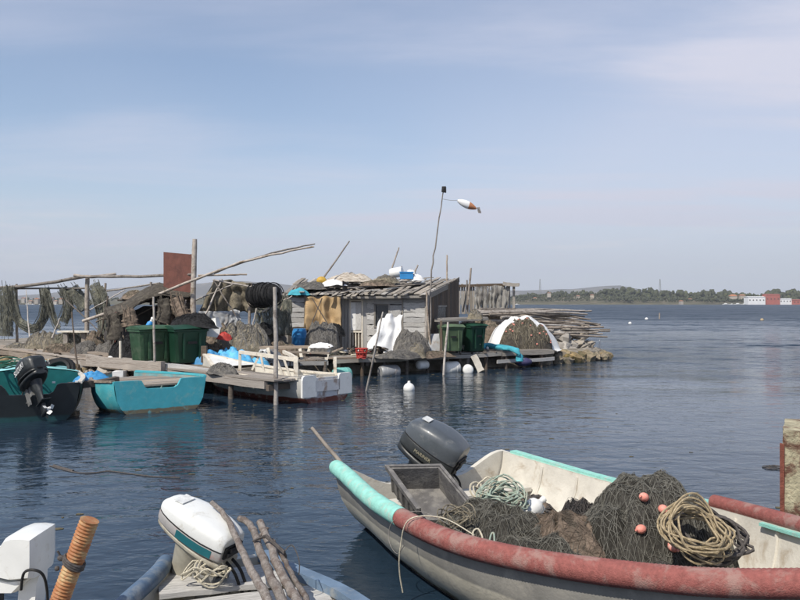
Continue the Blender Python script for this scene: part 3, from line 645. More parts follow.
# ------------------------------------------------------------------ boats
def poly_fn(vals):                      # smooth curve through equally spaced values on 0..1
    P = [V(v, 0, 0) for v in vals]; Q = spline(P, 101)
    return lambda t: Q[0].x if t <= 0 else (Q[100].x if t >= 1 else lerp(Q[int(t * 100)], Q[min(100, int(t * 100) + 1)], t * 100 - int(t * 100)).x)
class Boat:
    def __init__(s, name, label, x0, y0, rz, L, b, z, keel, group=None, p=.9, q=1.0, th=.04, floor=.08):
        s.L, s.b, s.z, s.k, s.p, s.q, s.th, s.floor = L, poly_fn(b), poly_fn(z), poly_fn(keel), p, q, th, floor
        s.M = Matrix.Translation((x0, y0, 0)) @ Matrix.Rotation(rz, 4, 'Z'); s.t = thing(name, label, 'boat', (x0, y0, 0), group)
    def W(s, x, y, z): return s.M @ V(x, y, z)
    def sec(s, t, a, inset=0):          # a in -1..1 across the section
        b = max(.004, s.b(t) - inset); k = s.k(t) + inset; zs = s.z(t); an = abs(a) * math.pi / 2
        y = b * math.sin(an) ** s.p * (1 if a > 0 else -1); z = k + (zs - k) * (1 - math.cos(an) ** s.q); return y, z
    def hull(s, m_out, m_in, n=40, nv=14, notch=None, m_tr=None, tr_rake=.0, round_=.0):
        A = [-1 + i / nv for i in range(2 * nv + 1)]; ts = [(i / n) ** .9 for i in range(n + 1)]
        out = MB(); out.grid([[s.W(t * s.L - tr_rake * s.sec(t, a)[1] * (1 - t) ** 3, *s.sec(t, a)) for a in A] for t in ts]); s.o_hull = obj('hull', out, m_out, s.t, 50)
        inn = MB(); rows = []
        for t in ts:
            tt = min(max(t, .012), .985); row = []
            for a in A:
                y, z = s.sec(tt, a, s.th); row.append(s.W(tt * s.L, y, max(z, s.floor)))
            rows.append(row)
        inn.grid(rows, flip=True)
        for sg in (0, -1):              # rim between the two skins
            inn.grid([[s.W(t * s.L, *s.sec(t, A[sg])) + V(0, 0, .002), s.W(min(max(t, .012), .985) * s.L, *s.sec(min(max(t, .012), .985), A[sg], s.th)) + V(0, 0, .002)] for t in ts], flip=(sg == 0))
        obj('inner_shell', inn, m_in, s.t, 50)
        tr = MB(); w0 = s.b(0); rows = [[], [], [], []]; N = 28
        for i in range(N + 1):
            u = -1 + 2 * i / N; y = w0 * u * .998; zb = s.k(0) + (s.z(0) - s.k(0)) * (1 - max(0, 1 - abs(u) ** (2 / s.p)) ** (s.q / 2)); zt = s.z(0) + .004
            if notch:
                yc, hw, dep = notch[:3]; sm_ = notch[3] if len(notch) > 3 else .28; e = abs(y - yc)
                if e < hw: q_ = min(1, (hw - e) / (hw * sm_)); zt -= dep * q_ * q_ * (3 - 2 * q_)
            if round_: zt -= round_ * max(0, abs(u) - .8) / .2
            zb = min(zb, zt - .005)
            for r_, (xx, zz) in zip(rows, ((-.02, zb), (-.02, zt), (.05, zt), (.05, zb))): r_.append(s.W(xx - tr_rake * zz, y, zz))
        tr.grid(rows + [rows[0]], flip=True); tr.f += [tuple(r * (N + 1) for r in range(4)), tuple(r * (N + 1) + N for r in (3, 2, 1, 0))]; tr.m += [0, 0]
        obj('transom', tr, m_tr or m_out, s.t, 30)
    def rail(s, sg, t0, t1, inset=0.0, dz=0.0, n=30): return [s.W(t * s.L, sg * (s.b(t) - inset), s.z(t) + dz) for t in [t0 + (t1 - t0) * i / n for i in range(n + 1)]]
    def strip(s, sg, t0, t1, y0, y1, z0, z1, n=24):      # flat rubbing strake lying along the rim
        rows = []
        for i in range(n + 1):
            t = t0 + (t1 - t0) * i / n; b = s.b(t); z = s.z(t)
            rows.append([s.W(t * s.L, sg * (b + y0), z + z0), s.W(t * s.L, sg * (b + y1), z + z0), s.W(t * s.L, sg * (b + y1), z + z1), s.W(t * s.L, sg * (b + y0), z + z1)])
        mb = MB(); mb.grid(rows, closeu=True, flip=(sg > 0)); e = len(mb.v) - 4; mb.f += [(0, 1, 2, 3), (e + 3, e + 2, e + 1, e)]; mb.m += [0, 0]; return mb

def text_mesh(body, size, M, mat_, parent, name='lettering', bold=0.0):
    cu = bpy.data.curves.new('lettering', 'FONT'); cu.body = body; cu.size = size; cu.extrude = .0015; cu.align_x = 'CENTER'; cu.align_y = 'CENTER'; cu.offset = bold
    tmp = bpy.data.objects.new('lettering_tmp', cu); me = bpy.data.meshes.new_from_object(tmp); bpy.data.objects.remove(tmp)
    me.transform(M); me.materials.clear(); me.materials.append(mat_); me.name = 'lettering'
    return link(name, me, parent)

def outboard(label, Fp, Rp, up, cowl, band, low, wid=.58, hgt=.46, name='outboard_motor', stripe=None, sticker=True, leg_len=1.25, pan=.2, tiller=True, prop='metal_dull', group=None, text=None, bandtop=.05, square=4.2, rear=.55):
    Fp, Rp = Vector(Fp), Vector(Rp); Lc = (Rp - Fp).length; M = frame(Rp - Fp, up, Fp) @ Matrix.Diagonal((Lc, Lc, Lc, 1)); t = thing(name, label, 'outboard motor', Fp, group)
    def sect(x, w_, z0, z1, n=20, e=square):        # closed section ring at x
        c = (z0 + z1) / 2; hz = (z1 - z0) / 2; r = []
        for k in range(n):
            a = 2 * math.pi * (k + .5) / n; ca, sa = math.cos(a), math.sin(a); r.append(M @ V(x, w_ * abs(ca) ** (2 / e) * (1 if ca > 0 else -1), c + hz * abs(sa) ** (2 / e) * (1 if sa > 0 else -1)))
        return r
    hw = wid / 2
    prof = [(.0, .70, .82), (.015, .76, .88), (.10, .86, .94), (.25, .97, .99), (.42, 1.0, 1.0), (.60, .97, .97), (.76, .88, .91), (.88, .75, .83), (.95, .62, .76), (.985, .50, .68), (1.0, .38, .58)]
    mb = MB(); mb.grid([sect(x, hw * a, .02, hgt * b) for x, a, b in prof], closeu=True); n = 20; mb.f += [tuple(range(n)), tuple(range(len(mb.v) - 1, len(mb.v) - n - 1, -1))]; mb.m += [0, 0]
    top = obj('cowl', mb, cowl, t, 42)
    mb = MB(); mb.grid([sect(x, hw * a * 1.035, -.015, bandtop, e=5) for x, a, b in prof], closeu=True); mb.f += [tuple(range(n)), tuple(range(len(mb.v) - 1, len(mb.v) - n - 1, -1))]; mb.m += [0, 0]
    obj('trim_band', mb, band, t, 42)
    mb = MB(); mb.grid([sect(x, hw * a * (.97 - .1 * x), -pan * (1 - .35 * x), .0, e=3) for x, a, b in prof], closeu=True); mb.f += [tuple(range(n)), tuple(range(len(mb.v) - 1, len(mb.v) - n - 1, -1))]; mb.m += [0, 0]
    obj('lower_cowl', mb, low, t, 42)
    if stripe:
        for sg in (-1, 1):
            rows = []
            for x, a, b in prof[2:6]: rows.append([M @ V(x, sg * hw * a * 1.048, .02), M @ V(x, sg * hw * a * 1.048, bandtop - .035)])
            mb = MB(); mb.grid(rows, flip=(sg > 0)); obj('side_stripe', mb, stripe, t, 60)
    if sticker:
        mb = MB(); mb.box((0, 0, 0), (.13, .20, .012)); mb.xf(M @ Matrix.Translation((.79, .0, hgt * .935)) @ Matrix.Rotation(.13, 4, 'Y')); obj('label_plate', mb, T['sticker'], t)
    if text:
        body, size, x, z, mm = text
        for sg in (-1, 1):
            Mt = M @ Matrix.Translation((x, sg * hw * 1.05, z)) @ (Matrix.Rotation(R(180), 4, 'Z') if sg > 0 else Matrix()) @ Matrix.Rotation(R(90), 4, 'X'); text_mesh(body, size, Mt, mm, t)
    # front controls
    mb = MB(); mb.box((-.012, 0, hgt * .34), (.03, hw * 1.1, hgt * .42)); mb.box((-.035, hw * .28, hgt * .3), (.04, .09, .05)); mb.xf(M); fp = obj('control_panel', mb, T['black'], t)
    mb = MB(); mb.tube([M @ V(-.04, hw * .35, hgt * .45), M @ V(-.04, -hw * .35, hgt * .45)], .025 * Lc, 6); obj('pull_handle', mb, T['black'], fp, 60)
    # leg, plate, gearcase, propeller
    mb = MB(); mb.grid([[M @ V(cx + lx * math.cos(a) , ly * math.sin(a), z) for a in [2 * math.pi * k / 12 for k in range(12)]] for cx, lx, ly, z in ((.5, .26, .17, -pan * .6), (.52, .2, .13, -pan - .1), (.54, .16, .075, -.55), (.56, .15, .06, -leg_len + .15), (.57, .15, .045, -leg_len))], closeu=True)
    leg = obj('leg', mb, low, t, 50)
    mb = MB(); mb.box((.66, 0, -leg_len + .28), (.5, .24, .025)); mb.xf(M); obj('cavitation_plate', mb, low, leg)
    mb = MB(); mb.lathe([(.005, -.28), (.05, -.2), (.07, -.05), (.068, .15), (.05, .22)], 12, M @ Matrix.Translation((.6, 0, -leg_len)) @ Matrix.Rotation(R(90), 4, 'Y')); mb.add([M @ V(.45, -.01, -leg_len), M @ V(.68, -.01, -leg_len), M @ V(.66, -.01, -leg_len - .2), M @ V(.45, .01, -leg_len), M @ V(.68, .01, -leg_len), M @ V(.66, .01, -leg_len - .2)], [(0, 1, 2), (5, 4, 3), (0, 2, 5, 3), (1, 4, 5, 2)])
    obj('gearcase', mb, low, leg, 50)
    mb = MB(); mb.lathe([(.04, -.06), (.05, 0), (.03, .08)], 10, M @ Matrix.Translation((.86, 0, -leg_len)) @ Matrix.Rotation(R(90), 4, 'Y'))
    for k in range(3):
        a = 2.094 * k + .4; P = [M @ V(.86 + dx_, r_ * math.cos(a + da), -leg_len + r_ * math.sin(a + da)) for r_, da, dx_ in ((.03, -.4, -.03), (.12, -.5, -.05), (.17, 0, 0), (.13, .5, .05), (.03, .4, .03))]
        mb.add(P + [p + (M.to_3x3() @ V(.012, 0, 0)) for p in P], [(0, 1, 2, 3, 4), (9, 8, 7, 6, 5)] + [(i, i + 5, (i + 1) % 5 + 5, (i + 1) % 5) for i in range(5)])
    obj('propeller', mb, T[prop], leg, 40)
    mb = MB()
    for sg in (-1, 1): mb.box((.10, sg * .13, -.42), (.16, .045, .46)); mb.tube([V(.04, sg * .13, -.5), V(-.12, sg * .13, -.5)], .022, 6)
    mb.box((.22, 0, -.3), (.22, .2, .3)); mb.xf(M); obj('clamp_bracket', mb, T['metal_dull'], t, 40)
    mb = MB(); mb.box((.0, 0, 0), (.05, .10, .05)); mb.xf(M @ Matrix.Translation((1.0, 0, .06))); obj('latch', mb, T['black'], t)
    for q in (-.3, .1):
        mb = MB(); mb.tube(spline([M @ V(.02, hw * q, -.04), M @ V(-.14, hw * q, -.10), M @ V(-.26, hw * (q - .4), -.34), M @ V(-.5, hw * (q - .9), -.62)], 18), .018 * Lc, 6); obj('cable', mb, T['black'], t, 60)
    mb = MB(); mb.grid([sect(x, hw * a * 1.04, bandtop * .82, bandtop * .82 + .016, e=5) for x, a, b in prof], closeu=True); obj('seam', mb, T['black'], t, 42)
    if tiller:
        mb = MB(); mb.tube([M @ V(.03, hw * .2, -.1), M @ V(-.25, hw * .3, -.04), M @ V(-.42, hw * .4, .02)], [.05 * Lc, .04 * Lc, .045 * Lc], 8); obj('tiller', mb, T['black'], t, 50)
    return t, M
T['sticker'] = mat('paper_sticker', (.60, .61, .60), .25, .6, 30, 0)
T['cowl_white'] = mat('white_cowl', (.70, .71, .69), .06, .35, 5, .06, 60, spec=.5, coat=.1, col2=(.50, .48, .42), amt=.22, s2=7)
T['cowl_dark'] = mat('charcoal_cowl', (.075, .085, .095), .14, .36, 9, .05, 50, spec=.5, coat=.1, col2=(.15, .155, .155), amt=.28, s2=7)
T['cowl_black'] = mat('black_cowl', (.020, .023, .025), .2, .4, 9, .05, 50, spec=.45, col2=(.05, .055, .055), amt=.3, s2=6)
T['band_dark'] = mat('dark_trim', (.03, .033, .033), .2, .4, 8, .05, 40, spec=.4)
T['band_grey'] = mat('grey_trim', (.33, .32, .31), .15, .5, 8, .1, 40, spec=.4, col2=(.42, .2, .17), amt=.2, s2=8)
T['grey_leg'] = mat('grey_beige_metal', (.34, .32, .26), .2, .5, 8, .15, 40, spec=.4, col2=(.22, .18, .13), amt=.3, s2=6)
T['teal_stripe'] = mat('teal_decal', (.018, .115, .135), .15, .4, 8, 0)
T['gold_text'] = mat('dull_gold_lettering', (.34, .31, .22), .2, .5, 8, 0)
T['white_text'] = mat('white_lettering', (.80, .80, .78), .08, .5, 8, 0)
T['navy_text'] = mat('navy_lettering', (.03, .05, .10), .08, .5, 8, 0)

# --- the big open boat alongside
T['hull_near'] = mat('grey_hull_paint', (.26, .25, .225), .15, .65, 4, .2, 40, col2=(.34, .32, .28), amt=.3, s2=2, bands=[(.38, (.57, .53, .43), .012, .03), (.10, (.11, .09, .055), .05, .22)])
th = .50
nb = Boat('open_fishing_boat', 'open fishing boat with red and mint gunwale full of nets', .278, 9.097, th - math.pi / 2, 6.0, [1.118, 1.305, 1.321, .847, .12], [.696, .622, .655, .80, 1.075], [-.22, -.3, -.3, -.22, .2], p=.95, floor=.10, th=.05)
nb.hull(T['hull_near'], T['hull_in'], notch=(0, 1.08, .24, .62), m_tr=T['hull_in'])
def ribbed(path, r, pitch=.013, amp=.018, n=18):
    L = [0]
    for a, b in zip(path, path[1:]): L.append(L[-1] + (b - a).length)
    N = int(L[-1] / pitch); Q = spline(path, N); rs = [r * (1 + amp * (1 if i % 2 else -1) + .04 * noise.noise((i * .02, r, 2))) for i in range(N)]
    return MB().tube(Q, rs, n)
g0 = nb.rail(-1, 0, 1, 0, .03, 200); TS = min(range(201), key=lambda i: abs(400 + F * g0[i].x / g0[i].y - 403) if i < 140 else 1e9) / 200
p_ = nb.rail(-1, -.004, TS, -.02, .03, 20); m_ = MB(); m_.tube(spline(p_, 40), [.03, .062, .08] + [.085 + .004 * noise.noise((i * .4, 1, 1)) for i in range(37)], 18); obj('gunwale_tube', m_, T['mint'], nb.t, 60, 'mint green padded gunwale')
obj('gunwale_tube', ribbed(nb.rail(-1, TS + .001, .97, -.02, .03, 60), .084), T['hose_red'], nb.t, 70, 'faded red ribbed gunwale hose')
obj('gunwale_tube', ribbed(nb.rail(1, .49, .97, -.01, .035, 40), .066), T['hose_red'], nb.t, 70, 'faded red gunwale hose on the far side')
obj('gunwale_strip', nb.strip(1, .03, .62, -.035, .06, -.085, .03), T['mint'], nb.t, 30, 'mint green rubbing strip')
obj('gunwale_strip', nb.strip(1, .60, .95, -.10, -.052, -.03, -.005), T['mint'], nb.t, 30)
for t_, wz in ((.085, .36), (.83, .44)):
    a, b = nb.W(t_ * 6, -nb.sec(t_, .72)[0] * .98, wz), nb.W(t_ * 6, nb.sec(t_, .72)[0] * .98, wz)
    m_ = MB(); m_.box((0, 0, 0), ((b - a).length, .30, .045)); m_.xf(frame(b - a, (0, 0, 1), (a + b) / 2)); obj('thwart', m_, T['hull_in'], nb.t)
m_ = MB(); m_.box((0, 0, 0), (.45, .5, .30)); m_.xf(Matrix.Translation(nb.W(4.55, .35, .26)) @ Matrix.Rotation(th - math.pi / 2, 4, 'Z')); obj('locker_box', m_, T['hull_in'], nb.t)
for k in range(9):
    t_ = .12 + k * .085; y_ = nb.sec(t_, .95)[0] - .06
    m_ = MB(); m_.tube([nb.W(t_ * 6, nb.sec(t_, a, .055)[0], max(nb.sec(t_, a, .055)[1], .11)) for a in (.66, .75, .85, .97)], .016, 5)
    obj('rib', m_, T['hull_in'], nb.t, 60)

outboard('charcoal outboard motor tilted over the stern of the net-filled boat', at(453, 474, 8.85), at(403, 438, 9.08), (.34, -.22, .90), T['cowl_dark'], T['band_dark'], T['cowl_black'], wid=.70, hgt=.56, bandtop=.24, text=('MARINER', .075, .50, .11, T['gold_text']), leg_len=1.15, tiller=False)
# tiller arm of that motor lies over the transom
# grey crate
cr = thing('fish_crate', 'large grey plastic fish crate tipped at the stern of the net-filled boat', 'crate', at(420, 500, 7.9))
A_, B_, C_ = V(-.14, 8.22, .79), V(.42, 8.17, .81), V(.17, 7.62, .50)
xv, yv = (B_ - A_), (C_ - A_); nrm = yv.cross(xv).normalized(); nrm = nrm if nrm.z > 0 else -nrm
Mc = Matrix((xv.normalized(), yv.normalized(), nrm)).transposed().to_4x4(); Mc.translation = A_; W_, D_, Hh = xv.length, yv.length, .30
def cbox(x0, x1, y0, y1, z0, z1, mb): mb.box(((x0 + x1) / 2, (y0 + y1) / 2, (z0 + z1) / 2), (abs(x1 - x0), abs(y1 - y0), abs(z1 - z0)))
def cpart(nm, *bx):
    mb = MB()
    for b in bx: cbox(*b, mb)
    mb.xf(Mc); obj(nm, mb, T['crate_grey'], cr)
cpart('bottom', (.04, W_ - .04, .04, D_ - .04, -Hh, -Hh + .02))
cpart('side_wall', (.02, .042, .02, D_ - .02, -Hh, -.003)); cpart('side_wall', (W_ - .042, W_ - .02, .02, D_ - .02, -Hh, -.003))
cpart('end_wall', (.043, W_ - .043, .02, .042, -Hh, -.003)); cpart('end_wall', (.043, W_ - .043, D_ - .042, D_ - .02, -Hh, -.16))
cpart('rim', (-.015, W_ + .015, -.015, .018, -.05, .012), (-.015, .018, .019, D_ + .01, -.05, .012), (W_ - .018, W_ + .015, .019, D_ + .01, -.05, .012))
for k in range(5): cpart('rib', (-.002, .0195, .08 + k * .13, .10 + k * .13, -Hh + .02, -.052))
# wooden pole leaning out over the stern
pole([at(312, 428, 8.9), at(345, 468, 8.45), at(372, 500, 8.0)], .020, .028, 'slim bare pole leaning over mint stern corner of the boat', 'boat_pole', crook=.01)

# nets, ropes and gear lying in the boat
def W(s, n, z): return nb.W(s, n, z)
random.seed(77)
def boat_heap(name, s, n, z0, rx, ry, h, m, label, rz=0, seed=1, strands=300, sm='strand', nr=46, na=110, cat='net pile', **k):
    c = W(s, n, z0); hp = Heap(c, rx, ry, h, th - math.pi / 2 + rz, seed, **k); t = thing(name, label, cat, c)
    obj('net_folds', hp.mb(nr, na), T[m], t, 75)
    if strands:
        o = obj('twine', hp.strands(strands // 3, .0022, 14, .035, lift=.008), T[sm], t); o['kind'] = 'stuff'
        mm = MB(); hp.mesh_net(.036, .0019, .5, seed, mb=mm); hp.mesh_net(.046, .0017, 1.2, seed + 4, lift=.016, mb=mm)
        o = obj('net_mesh', mm, T['net_line' if m == 'net_fine' else sm], t); o['kind'] = 'stuff'
    return hp, t
h0, t0 = boat_heap('net_pile', 2.55, -.15, .11, 1.55, .78, .26, 'net_fine', 'flat dark net spread over the floor of the net-filled boat', seed=33, strands=500, sm='net_line', amp=.5, freq=3, p=3, fine=.05, ffreq=11)
h1, t1 = boat_heap('net_pile', 2.30, -.52, .12, 1.30, .50, .58, 'net_fine', 'low grey net pile stretched along the red gunwale', rz=R(2), seed=3, strands=700, sm='net_line', amp=.35, freq=3, p=2.4, fine=.035, ffreq=16)
h2, t2 = boat_heap('net_pile', 2.98, .48, .12, .66, .80, .90, 'net_fine', 'tall grey net pile with pink floats drooping over far gunwale', rz=R(-10), seed=8, strands=600, sm='net_line', amp=.2, freq=2.2, p=2.6, fine=.03, ffreq=15)
h3, t3 = boat_heap('net_pile', 3.75, -.15, .10, .50, .60, .42, 'net_brown', 'tangle of brown net under the beige rope coil', seed=12, strands=260, sm='rope_dark', amp=.3, freq=3, fine=.05, ffreq=9)
h5, t5 = boat_heap('brown_tarp_bundle', 2.72, -.22, .12, .60, .48, .62, 'net_brown', 'brown cloth bundle wedged between the two grey net piles', rz=R(30), seed=15, strands=160, sm='net_brown', amp=.3, freq=2.5, fine=.03, ffreq=7, cat='cloth bundle')
h4, t4 = boat_heap('rope_tangle', 1.30, .52, .12, .50, .42, .34, 'net_brown', 'tangle of dark rope against the stern of the net-filled boat', seed=19, strands=0, amp=.3, freq=3, fine=.05, ffreq=9, cat='rope')
m_ = MB()
for k in range(9): m_.tube([p + V(0, 0, .015) for p in spline([V(*(h4.c + V(random.uniform(-.45, .45), random.uniform(-.4, .4), 0)).xy, 0) for _ in range(5)], 26)], .011, 5)
for i, v in enumerate(m_.v): m_.v[i] = V(v.x, v.y, v.z + h4.z(v.x, v.y))
obj('rope_strand', m_, T['rope_dark'], t4, 60)
for i, (px, py) in enumerate(((643, 499), (662, 511), (640, 531), (711, 520), (672, 549))):
    p = h2.hit(px, py, 4) or h3.hit(px, py, 4) or at(px, py, 6.2)
    q = h3.hit(px, py, 4)
    if q and q.y < p.y: p = q
    m_ = MB(); m_.ball((0, 0, 0), (.047, .038, .036), 14, 9); m_.tube([V(-.058, 0, 0), V(.058, 0, 0)], .010, 6); m_.xf(Matrix.Translation(p + V(0, -.025, .022)) @ Matrix.Rotation(random.uniform(0, 3), 4, 'Z') @ Matrix.Rotation(random.uniform(-.5, .5), 4, 'Y'))
    single('net_float', m_, T['pink'], 'small pink cork float tied to the grey nets', 'float', 60, 'pink floats on the grey nets')
# beige rope coil draped over the near side of the tall pile
cdir = frame((1, .12, -.18), (-.15, -.66, .74), (0, 0, 0)).to_3x3()
p = at(692, 536, 5.85)
single('rope_coil', loops(p, cdir, 15, .245, .20, .0085, 5, .035, .010, 28, oc=.22), T['rope_beige'], 'thick beige rope coil lying on the tall grey net pile', 'rope coil', 60)
m_ = MB(); loops(at(705, 540, 6.05), cdir, 9, .30, .27, .012, 9, .04, .012, 28, mb=m_, oc=.1); single('rope_coil', m_, T['rope_dark'], 'black rope coil beneath the thick beige coil', 'rope coil', 60)
p = at(503, 503, 7.75)
single('rope_coil', loops(p, frame((1, -.3, 0), (-.2, -.35, .9), (0, 0, 0)).to_3x3(), 14, .20, .16, .009, 11, .05, .011, 26, oc=.3), T['rope_green'], 'pale green rope coil beside the white jug', 'rope coil', 60)
single('rope_coil', loops(at(488, 492, 8.0), frame((1, -.1, 0), (0, -.2, .95), (0, 0, 0)).to_3x3(), 5, .14, .10, .010, 12, .05, .012, 24, oc=.3), T['rope_pale'], 'cream rope loop behind the pale green coil', 'rope coil', 60)
p = at(457, 520, 6.7)
single('rope_coil', loops(p, frame((1, -.4, 0), (-.3, -.5, .8), (0, 0, 0)).to_3x3(), 9, .13, .09, .006, 14, .05, .008, 22, oc=.4), T['net_beige'], 'thin pale cord bundle between crate and red gunwale', 'rope coil', 60)
# white jug
jg = thing('jug', 'white plastic jug with handle among the ropes', 'jug', at(524, 512, 7.7)); Mj = Matrix.Translation(at(523, 510, 7.72) + V(0, 0, -.06)) @ Matrix.Rotation(.5, 4, 'Z') @ Matrix.Rotation(R(62), 4, 'Y')
m_ = MB(); m_.lathe([(.07, 0), (.085, .01), (.088, .05), (.088, .17), (.075, .205), (.035, .235), (.028, .25), (.028, .27)], 18, Mj); obj('body', m_, T['white_plastic'], jg, 45)
m_ = MB(); m_.lathe([(.032, .268), (.033, .30), (.028, .303)], 12, Mj); obj('cap', m_, T['white_plastic'], jg, 45)
m_ = MB(); m_.tube([Mj @ V(x, 0, z) for x, z in ((.03, .245), (.085, .25), (.115, .20), (.112, .13), (.085, .10))], .012, 7); obj('handle', m_, T['white_plastic'], jg, 60)
# black folded sheet on the brown bundle
h6, t6 = boat_heap('folded_sheet', 2.60, .16, .48, .34, .22, .26, 'net_black', 'dark crumpled plastic sheet lying on the brown cloth bundle', rz=R(65), seed=23, strands=160, sm='rope_dark', amp=.5, freq=5, fine=.05, ffreq=10, cat='sheet')
# loops of rope by the gunwale and rope hanging over it
m_ = MB(); m_.tube(spline([at(474, 542, 6.05), at(473, 532, 6.1), at(478, 529, 6.12), at(482, 536, 6.08), at(484, 545, 6.0), at(492, 549, 5.95)], 30), .008, 6); single('rope_loop', m_, T['rope_pale'], 'cream rope loop standing by the red gunwale', 'rope', 60)
m_ = MB(); m_.tube(spline([at(488, 549, 5.95), at(491, 535, 6.1), at(494, 534, 6.1), at(495, 548, 5.95), at(499, 552, 5.9)], 26), .008, 6); single('rope_loop', m_, T['rope_green'], 'pale blue-green rope loop standing by the red gunwale', 'rope', 60)
def over(px, topd):                     # rope lying over the near gunwale hose then hanging outside the hull
    return px
g_ = nb.rail(-1, 0, 1, 0, 0, 200)
def near_rail(px): return min(g_, key=lambda p: abs(400 + F * p.x / p.y - px))
for pts, r_, m1, lab in (
    ([(447, 524, .25, .02), (432, 527, .1, .13), (420, 538, -.11, .10), (417, 560, -.16, -.15), (415, 580, -.15, -.35), (415, 600, -.12, -.52)], .006, 'rope_pale', 'cream rope hanging over the red gunwale to the water'),
    ([(440, 522, .22, .02), (415, 530, .05, .13), (404, 548, -.11, .02), (405, 560, -.15, -.14), (414, 566, -.16, -.20), (420, 555, -.15, -.1)], .003, 'strand', 'thin grey cord looped outside the gray hull')):
    P = []
    for px, py, off, dz in pts:
        a = near_rail(px); nn = (nb.M.to_3x3() @ V(0, 1, 0)); P.append(V(a.x, a.y, a.z) + nn * off + V(0, 0, dz))
    m_ = MB(); m_.tube(spline(P, 40), r_, 6); single('hanging_rope', m_, T[m1], lab, 'rope', 60)

# --- small boat at the foot of the quay, stern outwards, with white motor and driftwood
T['hull_small'] = mat('blue_grey_hull', (.13, .19, .27), .2, .6, 5, .25, 40, col2=(.26, .28, .29), amt=.35, s2=4)
T['rubber_blue'] = mat('blue_grey_rubber', (.085, .135, .21), .2, .55, 6, .2, 50, col2=(.20, .23, .26), amt=.35, s2=4)
T['small_in'] = mat('small_boat_inside', (.42, .41, .37), .2, .7, 5, .25, 40, col2=(.22, .20, .17), amt=.35, s2=4)
sb = Boat('small_boat', 'small blue-grey boat with driftwood and white motor by the quay', -1.42, 6.05, R(-70), 4.3, [.36, .78, .85, .62, .05], [.52, .50, .50, .56, .75], [-.12, -.15, -.15, -.12, .15], floor=.06)
sb.hull(T['hull_small'], T['small_in'], n=30, nv=10, m_tr=T['small_in'])
m_ = MB(); m_.tube(spline(sb.rail(-1, .0, .9, -.01, .03), 50), [.055] + [.062] * 49, 14); obj('gunwale_tube', m_, T['rubber_blue'], sb.t, 60)
obj('gunwale_strip', sb.strip(1, .0, .95, -.06, .05, -.03, .035), T['hull_small'], sb.t, 30)
for k, (t_, wz, ww) in enumerate(((.075, .47, .42), (.19, .46, .30))):
    a, b = sb.W(t_ * 4.3, -sb.sec(t_, .9)[0] * .97, wz), sb.W(t_ * 4.3, sb.sec(t_, .9)[0] * .97, wz); plank('stern_board', a, b, ww, .035, 'wood_pale', sb.t)
outboard('white outboard motor with teal side stripe tilted on the small blue-grey boat', at(229, 558, 5.62), at(165, 513, 5.88), (.40, -.28, .86), T['cowl_white'], T['band_grey'], T['grey_leg'], wid=.50, hgt=.33, bandtop=.15, pan=.12, stripe=T['teal_stripe'], leg_len=1.0, tiller=False)
T['cowl_old'] = T['cowl_white']
random.seed(91)
for pts, r0, r1, lab in (
    ([at(211, 502, 5.75), at(228, 520, 5.65), at(240, 548, 5.4), at(252, 572, 5.15), at(270, 606, 4.85), V(-.72, 4.4, .50)], .017, .034, 'crooked single driftwood branch lying beside the white motor'),
    ([at(239, 518, 5.70), at(252, 527, 5.6), at(259, 548, 5.4), at(270, 575, 5.1), at(284, 604, 4.85), V(-.60, 4.35, .52)], .022, .036, 'reddish barked branch in the tied driftwood bundle'),
    ([at(260, 522, 5.70), at(268, 540, 5.5), at(278, 565, 5.2), at(292, 592, 4.95), at(300, 606, 4.8), V(-.50, 4.35, .53)], .026, .036, 'thick grey branch in the middle of the tied driftwood bundle'),
    ([at(272, 540, 5.62), at(284, 560, 5.3), at(296, 582, 5.05), at(310, 606, 4.8), V(-.40, 4.35, .53)], .014, .022, 'thin pale branch on the outer side of the tied driftwood bundle')):
    mb = pole_mb(pts, r0, r1, 9, 26, .012); pts = [Vector(p) for p in pts]
    if 'reddish' in lab: mb.tube([at(252, 527, 5.6), at(246, 521, 5.66), at(240, 517, 5.72)], [.017, .015, .012], 7); mb.tube([at(255, 540, 5.5), at(268, 528, 5.62)], [.014, .010], 6)
    if 'crooked' in lab: mb.tube([at(230, 523, 5.62), at(224, 513, 5.66)], [.014, .009], 6)
    single('driftwood_branch', mb, T['branch'], lab, 'branch', 60)
m_ = MB()
for k in range(3): m_.tube([at(253 + 2 * k, 541 - k, 5.42), at(266, 535 + k, 5.38), at(284, 551 + k, 5.30), at(286, 556 + k, 5.40)], .008, 5)
m_.tube(spline([at(284, 552, 5.3), at(292, 545, 5.35), at(299, 560, 5.3), at(299, 575, 5.3)], 16), .004, 5); single('lashing', m_, T['rope_dark'], 'dark cord lashing round the driftwood bundle', 'cord', 60)
single('rope_tangle', loops(at(206, 574, 5.55), frame((1, .1, 0), (0, -.3, .9), (0, 0, 0)).to_3x3(), 7, .13, .06, .007, 44, .05, .008, 22, oc=.5), T['rope_pale'], 'pale tangled rope on the stern boards under the white motor', 'rope', 60)

